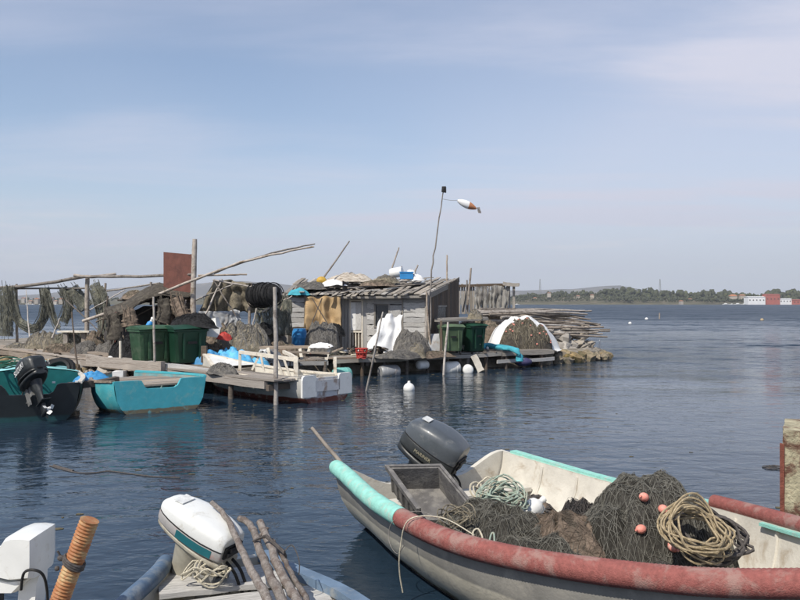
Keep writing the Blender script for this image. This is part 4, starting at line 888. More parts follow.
# --- neighbouring boat, of which only the white motor reaches into view
qb = Boat('small_boat', 'white skiff at the foot of the quay carrying a white motor', -2.75, 4.6, R(-80), 3.4, [.6, .7, .7, .5, .05], [.50, .48, .48, .55, .7], [-.12, -.15, -.15, -.12, .15], floor=.06)
qb.hull(T['hull_in'], T['hull_in'], n=16, nv=8)
lm = thing('outboard_motor', 'white outboard motor seen side on next to the orange ribbed post', 'outboard motor', (-2.35, 4.7, .5))
def extr(poly, y0, y1, dxy, mi=0, rnd=.03):       # outline in (x, z) metres, thickened along the view depth with eased edges
    mb = MB(); c = Vector((sum(p[0] for p in poly) / len(poly), sum(p[1] for p in poly) / len(poly), 0)); rows = []
    for y, k in ((y0, .86), (y0 + rnd, .97), (y0 + 2 * rnd, 1), (y1 - 2 * rnd, 1), (y1 - rnd, .97), (y1, .86)):
        rows.append([V(c.x + (p[0] - c.x) * k, y, c.y + (p[1] - c.y) * k) for p in poly])
    mb.grid(rows, closeu=True, flip=True); n = len(poly); mb.f += [tuple(range(n)), tuple(range(len(mb.v) - 1, len(mb.v) - n - 1, -1))]; mb.m += [0, 0]
    return mb
def px2(pts, d): return [(at(a, b, d).x, at(a, b, d).z) for a, b in pts]
obj('cowl', extr(px2([(44, 531), (44, 560), (42, 573), (20, 575), (-2, 570), (-22, 566), (-20, 556), (2, 556), (8, 542), (14, 533), (22, 530), (34, 529.5)], 4.55), 4.42, 4.74, 0), T['cowl_white'], lm, 50)
obj('lower_cowl', extr(px2([(36, 574), (18, 576), (-20, 568), (-22, 582), (0, 588), (22, 588)], 4.55), 4.45, 4.71, 0), T['cowl_white'], lm, 50)
obj('leg', extr(px2([(42, 571), (22, 573), (19, 600), (12, 680), (16, 725), (30, 725), (32, 680), (39, 600)], 4.55), 4.51, 4.65, 0, rnd=.02), T['cowl_white'], lm, 50)
m_ = MB(); m_.tube(spline([at(21, 590, 4.40), at(24, 573, 4.39), at(34, 570, 4.38), at(43, 575, 4.40), at(47, 590, 4.46), at(48, 615, 4.5)], 30), .008, 6); obj('fuel_hose', m_, T['black'], lm, 60)
for px in (22, 28): m_ = MB(); m_.box(at(px, 554, 4.428), (.022, .006, .028), M=Matrix.Rotation(.2, 3, 'Y')); obj('vent_slot', m_, T['band_dark'], lm)
m_ = MB(); m_.box(at(8, 572, 4.436), (.16, .006, .022), M=Matrix.Rotation(.25, 3, 'Y')); obj('side_stripe', m_, T['teal_stripe'], lm)
m_ = MB(); m_.box((-2.62, 4.6, .55), (.22, .22, .34)); m_.box((-2.5, 4.6, .72), (.3, .12, .14)); obj('clamp_bracket', m_, T['band_dark'], lm)

# --- leaning mooring post sleeved in orange ribbed hose
mp_ = thing('mooring_post', 'leaning mooring post sleeved in orange ribbed hose', 'post', (-2.2, 4.2, 0))
a, b = at(90, 519, 4.2), at(60, 600, 4.2); dv = (a - b).normalized(); base = b - dv * ((b.z + .8) / dv.z)
m_ = MB(); m_.tube([base, a - dv * .01], .036, 12); obj('core', m_, T['wood_dark'], mp_, 60)
m_ = MB(); L = (a - base).length; N = int((L - .5) / .0045)
rs = []; P = []
for i in range(N):
    s_ = .5 + i * .0045; P.append(base + dv * s_); rs.append(.0475 + .0042 * math.sin(2 * math.pi * s_ / .0185))
m_.tube(P, rs, 20); obj('ribbed_sleeve', m_, T['hose_orange'], mp_, 80)
m_ = MB()
for k in range(3): m_.tube([a - dv * (.235 + k * .012) + frame(dv, (0, 0, 1), (0, 0, 0)).to_3x3() @ V(.012 * math.sin(q), .056 * math.cos(q), .056 * math.sin(q)) for q in [2 * math.pi * i / 16 for i in range(16)]], .008, 5, closed=True)
m_.ball(a - dv * .23 + V(-.07, -.01, .01), (.022, .018, .016), 8, 6); m_.ball(a - dv * .30 + V(-.068, -.01, .02), (.014, .014, .014), 8, 6); m_.tube([a - dv * .24 + V(-.06, 0, 0), a - dv * .20 + V(-.10, -.01, .02)], .006, 5)
obj('rope_band', m_, T['rope_dark'], mp_, 60)

# --- quay corner post on the right
T['lichen'] = mat('lichen_concrete', (.38, .345, .235), .35, .95, 9, 1.0, 30, col2=(.13, .065, .045), amt=.38, s2=5)
T['rust_edge'] = mat('rust_edge', (.19, .065, .045), .3, .9, 8, .6, 40)
cp = thing('concrete_pier', 'lichen-stained concrete pier with rusty steel edge', 'pier', (4.4, 8.5, 0))
def rough_block(c, size, n=10, amp=.02):
    mb = MB(); 
    for ax in range(3):
        for sg in (-1, 1):
            rows = []
            for i in range(n + 1):
                row = []
                for j in range(n + 1):
                    q = [0, 0, 0]; q[ax] = sg * .5; q[(ax + 1) % 3] = i / n - .5; q[(ax + 2) % 3] = j / n - .5
                    p = V(q[0] * size[0], q[1] * size[1], q[2] * size[2]) + Vector(c); row.append(p + V(noise.noise(p * 4), noise.noise(p * 4 + V(9, 0, 0)), noise.noise(p * 4 + V(0, 9, 0))) * amp)
                rows.append(row)
            mb.grid(rows, flip=(sg < 0))
    return mb
pl_x = at(782.5, 430, 8.4).x; top_z = at(782, 430, 8.4).z
Mp = Matrix.Translation((pl_x, 8.4, 0)) @ Matrix.Rotation(-math.atan2(pl_x, 8.4) - .03, 4, 'Z')
obj('block', rough_block((2.6, .5, (top_z - 1) / 2), (5.2, 1.0, top_z + 1), 36, .022).xf(Mp), T['lichen'], cp, 60)
m_ = MB(); m_.box((-.005, .0, (top_z - 1) / 2 - .06), (.05, .05, top_z + .82), jit=.008); m_.xf(Mp); obj('steel_edge', m_, T['rust_edge'], cp)

# --- quay under the photographer
mb = MB(); mb.box((0, -6, -.1), (60, 15.0, 2.0)); struct('quay', mb, mat('quay_concrete', (.36, .34, .31), .2, .9, 2, .5, 20))

# --- turquoise boat, stern to the camera
T['hull_turq'] = mat('turquoise_hull', (.075, .41, .48), .12, .55, 3, .2, 30, col2=(.16, .44, .47), amt=.35, s2=4, bands=[(.09, (.17, .15, .10), .012, .07)])
T['turq_in'] = mat('turquoise_inside', (.16, .34, .36), .2, .7, 4, .2, 30, col2=(.30, .31, .27), amt=.4, s2=3)
tb = Boat('rowing_boat', 'turquoise boat moored with its notched transom facing the basin', -5.50, 18.10, R(127), 2.8, [1.08, 1.28, 1.2, .85, .3], [.74, .71, .70, .70, .72], [-.12, -.2, -.2, -.1, .2], floor=.08, p=.42)
tb.hull(T['hull_turq'], T['turq_in'], n=24, nv=10, notch=(.0, .48, .20))
for sg in (1, -1): obj('gunwale_strip', tb.strip(sg, .02, .97, -.05, .03, -.02, .03), T['hull_turq'] if sg < 0 else T['wood_pole'] if 'wood_pole' in T else T['pole'], tb.t, 30)
for k_ in range(6): t__ = .13 + k_ * .14; plank('deck_board', tb.W(t__ * 2.7, -tb.b(t__) * .93, .60), tb.W(t__ * 2.7, tb.b(t__) * .93, .60), .36, .04, 'wood_deck', tb.t)
h_, = [heap_thing('blue_cover', at(92, 381, 18.9), .50, .35, .24, 'tarp_blue', 'blue plastic cover rolled on the brown beam by the turquoise boat', 'cover', seed=5, freq=3)]
plank('brown_beam', at(70, 386, 17.6), at(117, 380, 18.4), .22, .14, 'wood_dark', None)
o = COL.objects[-1] if False else bpy.data.objects['brown_beam']; tag(o, 'dark brown timber between black boat and turquoise boat', 'beam')

# --- black boat with teal deck, stern to the camera, and its big black motor
T['hull_black'] = mat('black_hull', (.010, .014, .016), .3, .35, 4, .1, 30, spec=.5, bands=[(.10, (.012, .05, .055), .03, .05)])
T['teal_deck'] = mat('teal_paint', (.06, .36, .37), .12, .45, 4, .1, 30)
T['pale_teal'] = mat('pale_teal_paint', (.28, .62, .62), .1, .45, 4, .1, 30)
kb = Boat('motor_boat', 'black-hulled motor boat with teal deck moored beside the turquoise boat', -7.9, 16.55, R(112), 5.2, [1.08, 1.15, 1.05, .7, .06], [.78, .77, .78, .82, .88], [-.15, -.25, -.25, -.1, .3], floor=.1, p=.5)
T['dark_in'] = mat('dark_boat_inside', (.03, .055, .055), .4, .7, 4, .3, 30, col2=(.08, .05, .04), amt=.45, s2=3)
kb.hull(T['hull_black'], T['dark_in'], n=24, nv=10, notch=(-.1, .55, .22))
mb = MB(); rows = []
for i in range(15):
    t_ = .46 + .5 * i / 14; rows.append([kb.W(t_ * 5.2, kb.b(t_) * u * .97, kb.z(t_) + .05 + .12 * (1 - u * u)) for u in (-1, -.7, -.35, 0, .35, .7, 1)])
mb.grid(rows, flip=True); front = [p for p in rows[0]]; bk = MB(); bk.add([p + V(.02, -.03, -.02) for p in front] + [V(p.x + .02, p.y - .03, .12) for p in front], [(i + 7, i + 8, i + 1, i) for i in range(6)]); obj('bulkhead', bk, mat('deep_teal_paint', (.012, .13, .13), .2, .5, 4, .1, 30), kb.t)
obj('foredeck', mb, T['pale_teal'], kb.t, 50)
obj('gunwale_strip', kb.strip(-1, .0, .97, -.07, .03, -.02, .03), T['hull_in'], kb.t, 30); obj('gunwale_strip', kb.strip(1, .0, .97, -.07, .03, -.02, .03), T['pale_teal'], kb.t, 30)
m_ = MB()
for i, y in enumerate((-1, -.55)): m_.box(kb.W(-.03, y, .81), (.10, .06, .03), M=Matrix.Rotation(R(112), 3, 'Z'))
obj('transom_cap', m_, T['white_plastic'], kb.t)
bt, Mb = outboard('big black outboard motor with bold white lettering on the black boat', at(28, 385, 16.70), at(40, 369, 16.22), (-.60, .52, .62), T['cowl_black'], T['band_dark'], T['cowl_black'], wid=.66, hgt=.56, prop='white_plastic', sticker=False, tiller=False, leg_len=1.1, text=('SUZUKI', .21, .52, .25, T['white_text']))
Lc = (at(43, 365, 16.15) - at(27, 384, 16.75)).length
single('rope_coil', loops(at(8, 364, 18.3), frame((1, 0, 0), (0, -.3, .95), (0, 0, 0)).to_3x3(), 5, .32, .2, .014, 61, .03, .012, 24, oc=.4), mat('dark_green_rope', (.02, .10, .07), .3, .8, 20, 0), 'dark green rope coil on the pale teal foredeck', 'rope coil', 60)
single('tyre', loops(at(58, 372, 19.4), frame((1, .2, 0), (.1, -.8, .5), (0, 0, 0)).to_3x3(), 4, .34, .30, .055, 63, .02, .03, 20, oc=.1), T['black'], 'black rubber hose ring on the rubble behind the black boat', 'hose', 60)

# --- white boat alongside the walkway
T['hull_white'] = mat('white_hull', (.56, .55, .51), .12, .55, 3, .15, 30, col2=(.48, .46, .40), amt=.25, s2=3, bands=[(.13, (.16, .05, .035), .012, .05)])
T['white_tr'] = mat('worn_transom', (.60, .60, .60), .08, .55, 3, .15, 30, col2=(.34, .27, .23), amt=.32, s2=3, bands=[(.13, (.16, .05, .035), .012, .05)])
wv = V(.685, .727, 0); wf = math.atan2(.685, -.727)
wb = Boat('workboat', 'white workboat with red boot top lying along the plank walkway', -1.86, 19.92, wf, 5.6, [.82, .95, .92, .6, .05], [.62, .58, .60, .72, .95], [-.12, -.2, -.2, -.1, .3], floor=.12, p=.5)
wb.hull(T['hull_white'], T['hull_in'], n=26, nv=10, notch=(0, .01, 0), m_tr=T['white_tr'])
for sg in (-1, 1):
    pr = [(sg * .60 + .23 * a, z) for a, z in ((-1, .16), (1, .16), (1, .58), (.92, .66), (.7, .70), (-.7, .70), (-.92, .66), (-1, .58))]
    m_ = MB(); n = len(pr); vs = [wb.W(-.05, y, z) for y, z in pr] + [wb.W(.02, y, z) for y, z in pr]
    m_.add(vs, [tuple(range(n)), tuple(range(2 * n - 1, n - 1, -1))] + [(i, i + n, (i + 1) % n + n, (i + 1) % n) for i in range(n)]); obj('quarter_board', m_, T['white_plastic'], wb.t)
m_ = MB(); m_.box((0, 0, 0), (.02, .82, .28)); m_.xf(Matrix.Translation(wb.W(-.04, 0, .42)) @ Matrix.Rotation(wf, 4, 'Z')); obj('motor_board', m_, T['white_tr'], wb.t)
for sg in (-1, 1): obj('gunwale_strip', wb.strip(sg, .02, .98, -.07, .04, -.02, .035), T['white_wood'], wb.t, 30)
m_ = MB(); m_.box((0, 0, 0), (.16, .16, .5)); m_.xf(Matrix.Translation(wb.W(5.58, 0, .95))); obj('stem_post', m_, T['wood_dark'], wb.t)
m_ = MB(); rows = [[wb.W(t_ * 5.6, wb.b(t_) * u * .9, wb.z(t_) + .01) for u in (-1, 0, 1)] for t_ in (.70, .78, .86, .95)]; m_.grid(rows, flip=True); obj('foredeck', m_, T['white_plastic'], wb.t)
text_mesh('321', .17, frame(wb.M.to_3x3() @ V(-1, 0, 0), (0, 0, 1), wb.W(.55, .965, .43)) @ Matrix.Rotation(R(90), 4, 'X'), T['navy_text'], wb.t)
# white timber frame standing in the white boat
fr = thing('timber_frame', 'white-painted timber frame with slanting struts standing in the workboat', 'frame', wb.W(1.5, 0, .6))
Q = {}
Q['a'], Q['b'] = at(240, 352, 21.6), at(296, 359.5, 20.2); Q['a2'], Q['b2'] = at(240, 372, 21.6), at(296, 381, 20.2)
Q['c'], Q['c2'] = at(335, 357, 20.9), at(335, 381, 20.9)
def bar(nm, p, q, w_=.075, up=(0, 0, 1)): plank(nm, p, q, w_, w_, 'white_wood', fr, up)
T['white_wood_'] = 1
bar('top_rail', Q['a'], Q['b'], .09); bar('post', Q['a'], Q['a2'], .07, (0, 1, 0)); bar('post', Q['b'] + V(0, 0, .05), Q['b2'], .11, (0, 1, 0)); bar('post', Q['c'], Q['c2'], .08, (0, 1, 0))
bar('cross_rail', at(297, 377, 20.15), at(334, 375, 20.85), .08); bar('top_rail', at(296, 358, 20.25), at(284, 352, 22.2), .08)
for (x1, y1), (x2, y2), d_ in (((252, 370), (259, 356), 21.2), ((264, 372), (261, 355.5), 21.0), ((283, 376), (276, 357), 20.6), ((291, 380), (284, 359), 20.4)): bar('strut', at(x1, y1, d_), at(x2, y2, d_), .055, (0, 1, 0))
# nets on the walkway by the white boat
heap_thing('net_pile', at(222, 371, 21.0), .55, .3, .22, 'net_grey', 'small grey net heap on the walkway beside the white workboat', seed=31, rz=-.8, freq=4)

# ------------------------------------------------------------------ the hut
random.seed(101)
FL, FR, BR, BL = V(-2.25, 30.25, .62), V(1.02, 29.45, .62), V(2.35, 32.2, .62), V(-1.1, 33.2, .62)
ht = thing('fishing_hut', 'grey weathered board hut with sloping patched roof on the jetty', 'hut', (0, 31, .62))
fx = (FR - FL); fl = fx.length; fd = fx.normalized(); fn = V(fd.y, -fd.x, 0)       # fn points to the viewer
EZ = 2.24                                                                           # wall height at the eave
def fw(s, z, off=0): return FL + fd * s + fn * off + V(0, 0, z)
# horizontal cladding right of the door, vertical boards round the door
def boards(s0, s1, z0, z1, hgt, m='wood_pale'):
    z = z0
    while z < z1 - .03:
        h = min(hgt * random.uniform(.85, 1.15), z1 - z); plank('board', fw(s0, z + h / 2, random.uniform(0, .02)), fw(s1, z + h / 2, random.uniform(0, .02)), .03, h - .012, m, ht); z += h
boards(1.02, 1.30, 0, EZ, .2); boards(1.30, 2.42, 0, .95, .2); boards(1.30, 2.42, 1.82, EZ, .2); boards(2.42, fl - .02, 0, EZ, .2)
for s in (.03, .17, .31, .85, .96): plank('board', fw(s, 0, .01), fw(s, EZ, .01), .125, .035, 'wood_pale', ht, fn)
# dark sheet added right behind the boards, standing in for shade in the gaps
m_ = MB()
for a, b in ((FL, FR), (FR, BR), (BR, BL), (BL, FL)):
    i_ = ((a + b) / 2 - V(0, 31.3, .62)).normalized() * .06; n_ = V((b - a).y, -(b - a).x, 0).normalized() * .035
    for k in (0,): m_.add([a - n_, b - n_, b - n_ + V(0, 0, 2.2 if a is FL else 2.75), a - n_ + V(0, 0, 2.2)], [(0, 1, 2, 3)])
obj('gap_shade', m_, T['cloth_dark'], ht)
# door with pale upper sheet and barred lower half
dm = MB(); dm.box((0, 0, 0), (.50, .035, 1.95)); dm.xf(Matrix.Translation(fw(.60, 1.0, -.005)) @ Matrix.Rotation(math.atan2(fd.y, fd.x), 4, 'Z')); dr = obj('door', dm, T['wood_dark'], ht)
for s, w_ in ((.36, .055), (.845, .055)): plank('door_post', fw(s, 0, .035), fw(s, 2.02, .035), w_, .05, 'white_wood', ht, fn)
plank('door_rail', fw(.36, .78, .04), fw(.84, .78, .04), .05, .06, 'white_wood', ht); plank('door_rail', fw(.36, .06, .04), fw(.84, .06, .04), .05, .06, 'white_wood', ht); plank('door_rail', fw(.36, 1.98, .04), fw(.84, 1.98, .04), .05, .06, 'white_wood', ht)
for s in (.47, .58, .70): plank('door_bar', fw(s, .08, .03), fw(s, .76, .03), .045, .03, 'white_wood', ht, fn)
plank('door_panel', fw(.47, .84, .028), fw(.47, 1.9, .028), .20, .02, 'tarp_white', ht, fn); plank('door_panel', fw(.68, .84, .026), fw(.68, 1.9, .026), .22, .02, 'wood_pale', ht, fn)
# window on the front wall
m_ = MB(); m_.box((0, 0, 0), (.52, .02, .80)); m_.xf(Matrix.Translation(fw(1.62, 1.40, -.02)) @ Matrix.Rotation(math.atan2(fd.y, fd.x), 4, 'Z'))
T['glass_dark'] = mat('dusty_dark_glass', (.05, .055, .058), .3, .25, 3, .05, 10, spec=.5)
wn1 = obj('window', m_, T['glass_dark'], ht)
for p, q, w_ in ((fw(1.34, .98, .03), fw(1.34, 1.82, .03), .06), (fw(1.90, .98, .03), fw(1.90, 1.82, .03), .06)): plank('window_frame', p, q, w_, .04, 'wood_grey', ht, fn)
for z in (.97, 1.82): plank('window_frame', fw(1.30, z, .03), fw(1.94, z, .03), .04, .06, 'wood_grey', ht)
plank('window_board', fw(2.16, 1.0, .02), fw(2.16, 1.80, .02), .44, .03, 'wood_pale', ht, fn)
plank('corner_post', fw(fl - .02, 0, .03), fw(fl - .02, EZ + .08, .03), .11, .06, 'wood_grey', ht, fn); plank('corner_post', fw(2.42, 0, .03), fw(2.42, EZ, .03), .05, .05, 'wood_grey', ht, fn)
# right hand wall, shade put into its wood colour: vertical boards, dark window
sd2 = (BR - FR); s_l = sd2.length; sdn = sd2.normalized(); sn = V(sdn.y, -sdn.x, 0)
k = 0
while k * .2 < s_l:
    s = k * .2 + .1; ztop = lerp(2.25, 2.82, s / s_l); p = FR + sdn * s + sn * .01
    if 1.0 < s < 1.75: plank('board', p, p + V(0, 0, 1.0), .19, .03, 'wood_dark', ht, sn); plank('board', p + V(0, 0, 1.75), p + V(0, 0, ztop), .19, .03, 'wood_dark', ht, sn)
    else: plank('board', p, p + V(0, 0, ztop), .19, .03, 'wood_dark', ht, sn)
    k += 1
m_ = MB(); m_.box((0, 0, 0), (.78, .02, .72)); m_.xf(frame(sdn, (0, 0, 1), FR + sdn * 1.38 + sn * .012 + V(0, 0, 1.38))); obj('window', m_, T['glass_dark'], ht)
for dz in (1.0, 1.76): plank('window_frame', FR + sdn * .95 + sn * .04 + V(0, 0, dz), FR + sdn * 1.8 + sn * .04 + V(0, 0, dz), .04, .06, 'wood_grey', ht)
# patched plank roof running from the low front eave to the high back, also over the left annex
rf_c = []
E_L, E_R, B_L, B_R = at(281, 296.0, 30.2), at(427, 295.5, 29.2), at(296, 281.0, 33.4), at(457, 280.5, 32.6)
m_ = MB(); t_dn = V(0, 0, -.07); m_.add([E_L + t_dn, E_R + t_dn, B_R + t_dn, B_L + t_dn], [(0, 1, 2, 3), (3, 2, 1, 0)]); rfo = obj('roof', m_, T['wood_dark'], ht)
N = 44
for k in range(N):
    u = (k + .5) / N; a, b = lerp(E_L, E_R, u), lerp(B_L, B_R, u + random.uniform(-.012, .012)); lift = V(random.uniform(-.05, .05), 0, .02 + .035 * (k % 2) + random.uniform(-.015, .06)); ext = (a - b).normalized()
    split = random.uniform(.35, .7)
    plank('roof_board', a + ext * random.uniform(-.10, .24) + lift, lerp(a, b, split) + lift, random.uniform(.12, .19), .03, 'wood_roof', rfo)
    plank('roof_board', lerp(a, b, split - .04) + lift + V(0, 0, .03), b - ext * random.uniform(0, .15) + lift, random.uniform(.12, .19), .03, 'wood_roof', rfo)
for k in range(34):
    u = random.uniform(.04, .97); v = random.uniform(.02, .95); c = lerp(lerp(E_L, E_R, u), lerp(B_L, B_R, u), v) + V(0, 0, .13); a = random.choice([random.uniform(-.5, .5), random.uniform(.7, 1.6)])
    plank('loose_board', c - V(math.cos(a), math.sin(a), .05) * random.uniform(.4, .9), c + V(math.cos(a), math.sin(a), .08) * random.uniform(.4, .9), random.uniform(.1, .22), .03, random.choice(['wood_roof', 'wood_pale', 'wood_deck']), rfo)
plank('barge_board', E_R + V(.06, 0, -.02), B_R + V(.08, 0, .02), .035, .20, 'wood_grey', rfo); plank('fascia', E_L + V(0, -.03, -.06), E_R + V(0, -.03, -.05), .03, .09, 'wood_grey', rfo)
# annex walls: white slats and open front
for k in range(6): plank('slat', at(288, 325 - k * 5, 29.9), at(305, 325 - k * 5, 29.9), .03, .17, 'wood_pale', ht)
for px in (287, 305.5, 341): plank('annex_post', at(px, 350, 29.95), at(px, 296, 29.85), .10, .10, 'wood_grey', ht, (0, 1, 0))
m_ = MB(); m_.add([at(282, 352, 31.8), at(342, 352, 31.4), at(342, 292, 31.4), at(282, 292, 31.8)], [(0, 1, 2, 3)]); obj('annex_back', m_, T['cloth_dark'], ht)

# cloths -------------------------------------------------------------
def sheet_mb(tl, tr, bl, br, nu=24, nv=18, fold=.06, nf=4, seed=1, sag=0.0, th=.012):
    rows = []; nrm = (tr - tl).cross(bl - tl).normalized(); nrm = nrm if nrm.y < 0 else -nrm
    for j in range(nv + 1):
        v = j / nv; row = []
        for i in range(nu + 1):
            u = i / nu; p = lerp(lerp(tl, tr, u), lerp(bl, br, u), v); ph = nf * 6.28 * u + 1.4 * noise.noise((u * 3, v * 2, seed))
            p = p + V(.10 * noise.noise((u * 4, v * 3, seed + 11.)), 0, .10 * noise.noise((u * 4, v * 3, seed + 17.)))
            row.append(p + nrm * (fold * (.3 + .7 * v) * math.sin(ph) + fold * .8 * noise.noise((u * 5, v * 4, seed + 3))) + V(0, 0, -sag * 4 * u * (1 - u) * (1 - v)))
        rows.append(row)
    mb = MB(); mb.grid(rows); return mb
def sheet(name, q, m, label, cat, solid=.012, **k):
    mb = sheet_mb(*[Vector(p) for p in q], **k); o = single(name, mb, T[m], label, cat, 180); md = o.modifiers.new('thick', 'SOLIDIFY'); md.thickness = solid; return o
sheet('tarpaulin', (at(306, 297, 29.7), at(341, 297, 29.7), at(304, 331, 29.4), at(341, 334, 29.4)), 'tarp_tan', 'tan tarpaulin hung across the open front of the hut annex', 'tarpaulin', nf=2.3, fold=.17, seed=3)
for a, b in (((312, 298), (329, 326)), ((322, 298), (309, 330))):
    m_ = MB(); m_.tube([at(a[0], a[1], 29.55), at(b[0], b[1], 29.25)], .018, 5); single('rope', m_, T['rope_dark'], 'dark rope slung across the tan tarpaulin', 'rope', 60, 'ropes over the tan tarpaulin')
# white tarpaulin over a tall heap against the hut
hw_ = Heap(V(*at(388, 352, 28.9).xy, .62), .50, .45, 1.15, .1, 41, amp=.2, freq=2, p=3, lob=.6); single('covered_heap', hw_.mb(), T['net_grey'], 'grey heap hidden under the white tarpaulin before the hut', 'net pile', 70)
sheet('tarpaulin', (at(381, 318, 28.9), at(403, 313.5, 28.9), at(367, 349, 28.0), at(397, 351, 27.9)), 'tarp_white', 'white tarpaulin thrown over a tall heap before the hut window', 'tarpaulin', nf=.8, fold=.22, seed=8)
heap_thing('net_pile', V(*at(411, 350, 28.3).xy, .64), .75, .5, .95, 'net_grey', 'grey net heap between white tarpaulin and hut corner', seed=42, freq=2.5, strands=120)
heap_thing('net_pile', V(*at(416, 352, 27.75).xy, .64), .36, .30, .46, 'net_beige', 'round beige net bundle lying against the grey net heap', seed=43, freq=3)
heap_thing('net_pile', V(*at(400, 356, 27.3).xy, .64), .9, .3, .22, 'net_grey', 'flat grey net spread along the deck edge before the hut', seed=44, freq=4, rz=.5)
heap_thing('net_pile', V(*at(430, 354, 28.0).xy, .64), 1.0, .25, .16, 'net_brown', 'reddish brown net strip along the deck edge', seed=45, freq=4, rz=.5)
heap_thing('net_pile', V(*at(323, 352, 28.0).xy, .60), .66, .5, 1.22, 'net_grey', 'tall dark grey net pile in front of the tan tarpaulin', seed=46, freq=2.2, strands=160, p=3.4)
heap_thing('net_pile', V(*at(336, 340, 29.0).xy, 1.35), .32, .3, .42, 'net_black', 'small black net bundle beside the hut door', seed=47, freq=4)
# blue barrel
bz = V(*at(299.5, 345, 28.7).xy, .62); bb = thing('barrel', 'blue plastic barrel standing before the hut annex', 'barrel', bz)
m_ = MB(); m_.lathe([(.24, 0), (.26, .03), (.28, .25), (.285, .27), (.28, .29), (.285, .58), (.29, .60), (.285, .62), (.26, .86), (.23, .88), (.22, .90)], 22, Matrix.Translation(bz)); obj('body', m_, T['blue_plastic'], bb, 40)
m_ = MB(); m_.lathe([(.235, .90), (.235, .93), (.22, .94)], 22, Matrix.Translation(bz)); obj('lid', m_, T['blue_plastic'], bb, 40)
# red basket
rz_ = V(*gd(361.5, 357.5, .66).xy, .66); rb = thing('basket', 'small red plastic basket on the deck before the door', 'basket', rz_)
for k in range(10):
    a = 2 * math.pi * k / 10; m_ = MB(); m_.tube([rz_ + V(.15 * math.cos(a), .15 * math.sin(a), .02), rz_ + V(.2 * math.cos(a), .2 * math.sin(a), .30)], .02, 5); obj('slat', m_, T['red'], rb)
for z, r_ in ((.03, .155), (.16, .18), (.30, .205)): m_ = MB(); m_.tube([rz_ + V(r_ * math.cos(a), r_ * math.sin(a), z) for a in [2 * math.pi * i / 16 for i in range(16)]], .022, 5, closed=True); obj('hoop', m_, T['red'], rb, 60)
hp = heap_thing('net_bundle', rz_ + V(0, 0, .05), .16, .16, .27, 'red', 'red netting filling the small basket', 'net', seed=3, freq=6)
# leaning grey sheet right of the hut corner
m_ = MB(); q = [at(429, 334, 28.9), at(440, 333.5, 28.9), at(448, 352, 28.5), at(428, 352, 28.4)]; m_.add(q + [p + V(0, .04, .0) for p in q], [(3, 2, 1, 0), (4, 5, 6, 7), (0, 1, 5, 4), (1, 2, 6, 5), (2, 3, 7, 6), (3, 0, 4, 7)]); single('leaning_board', m_, T['metal_grey'], 'pale grey board leaning beside the faded green bin', 'board')

# green bins -------------------------------------------------------------
def make_bin(label, m, group):
    t = thing('waste_bin', label, 'waste bin', (0, 0, 0), group); mb = MB(); rows = []
    for k, z in ((.80, .16), (.84, .2), (.98, 1.0), (1.0, 1.02), (1.06, 1.03), (1.06, 1.09)):
        hx, hy, c = .42 * k, .38 * k, .06; ring = []
        for sx, sy in ((-1, -1), (1, -1), (1, 1), (-1, 1)):
            for a in ((1, 0), (0, 1)) if sx * sy < 0 else ((0, 1), (1, 0)): ring.append(V(sx * (hx - c * a[0]), sy * (hy - c * a[1]), z))
        rows.append(ring)
    mb.grid(rows, closeu=True); mb.f += [tuple(range(7, -1, -1))]; mb.m += [0]; body = obj('body', mb, T[m], t, 30)
    for x in (-.2, .2): b = MB(); b.box((x, -.385, .62), (.05, .03, .7)); obj('rib', b, T[m], body)
    b = MB(); b.box((0, -.41, .72), (.22, .03, .07)); obj('grip', b, T['black'], body)
    lid = MB(); rows = []
    for i in range(9):
        y = -.45 + .9 * i / 8; z = 1.095 + .10 * math.sin(math.pi * i / 8) ** .8; rows.append([V(-.46, y, z), V(0, y, z + .02), V(.46, y, z)])
    lid.grid(rows, flip=True); rows2 = [[V(p.x, p.y, 1.092) for p in r] for r in rows]; lid.grid(rows2); lid.grid([[r[0] for r in rows], [r[0] for r in rows2]]); lid.grid([[r[2] for r in rows2], [r[2] for r in rows]]); obj('lid', lid, T[m], t, 40)
    for x in (-.3, .3):
        for y in (-.26, .26): b = MB(); b.lathe([(.03, -.025), (.08, -.022), (.08, .022), (.03, .025)], 14, Matrix.Translation((x, y, .08)) @ Matrix.Rotation(R(90), 4, 'Y')); obj('wheel', b, T['black'], t, 40)
    return t
b0 = make_bin('dark green wheeled waste bin between faded bin and its twin', 'bin_green', None); ZB = .62
bpos = [V(*at(151, 360, 24.1).xy, .50), V(*at(186, 361, 24.3).xy, .50), V(*at(176, 361, 24.4).xy, .50)]; SB = Matrix.Diagonal((1.30, 1.12, 1.10, 1))
b0.matrix_basis = Matrix.Translation(bpos[1]) @ Matrix.Rotation(R(40), 4, 'Z') @ SB; b0['label'] = 'dark green waste bin beside the blue tarpaulin'
b1 = make_bin('slightly faded green waste bin behind the slim pale stake', 'bin_mid', None); b1.matrix_basis = Matrix.Translation(bpos[0]) @ Matrix.Rotation(R(44), 4, 'Z') @ SB
b2 = make_bin('pale faded green waste bin under the flat grey counter', 'bin_pale', None); b2.matrix_basis = Matrix.Translation(V(*at(451, 352, 28.6).xy, .62)) @ Matrix.Rotation(R(12), 4, 'Z') @ Matrix.Diagonal((.95, .9, .92, 1))
m_ = MB(); m_.prism([(-8.6, 24.6), (-4.6, 22.4), (-4.0, 23.6), (-7.6, 26.2)], .45, .615); single('bin_platform', m_, T['ground'], 'earth platform carrying the row of green bins', 'platform')
plank('loose_timber', at(88, 359.5, 24.9), at(162, 367.5, 22.6), .14, .30, 'wood_deck', None); tag(bpy.data.objects['loose_timber'], 'thick pale beam lying on the walkway before the bins', 'beam')
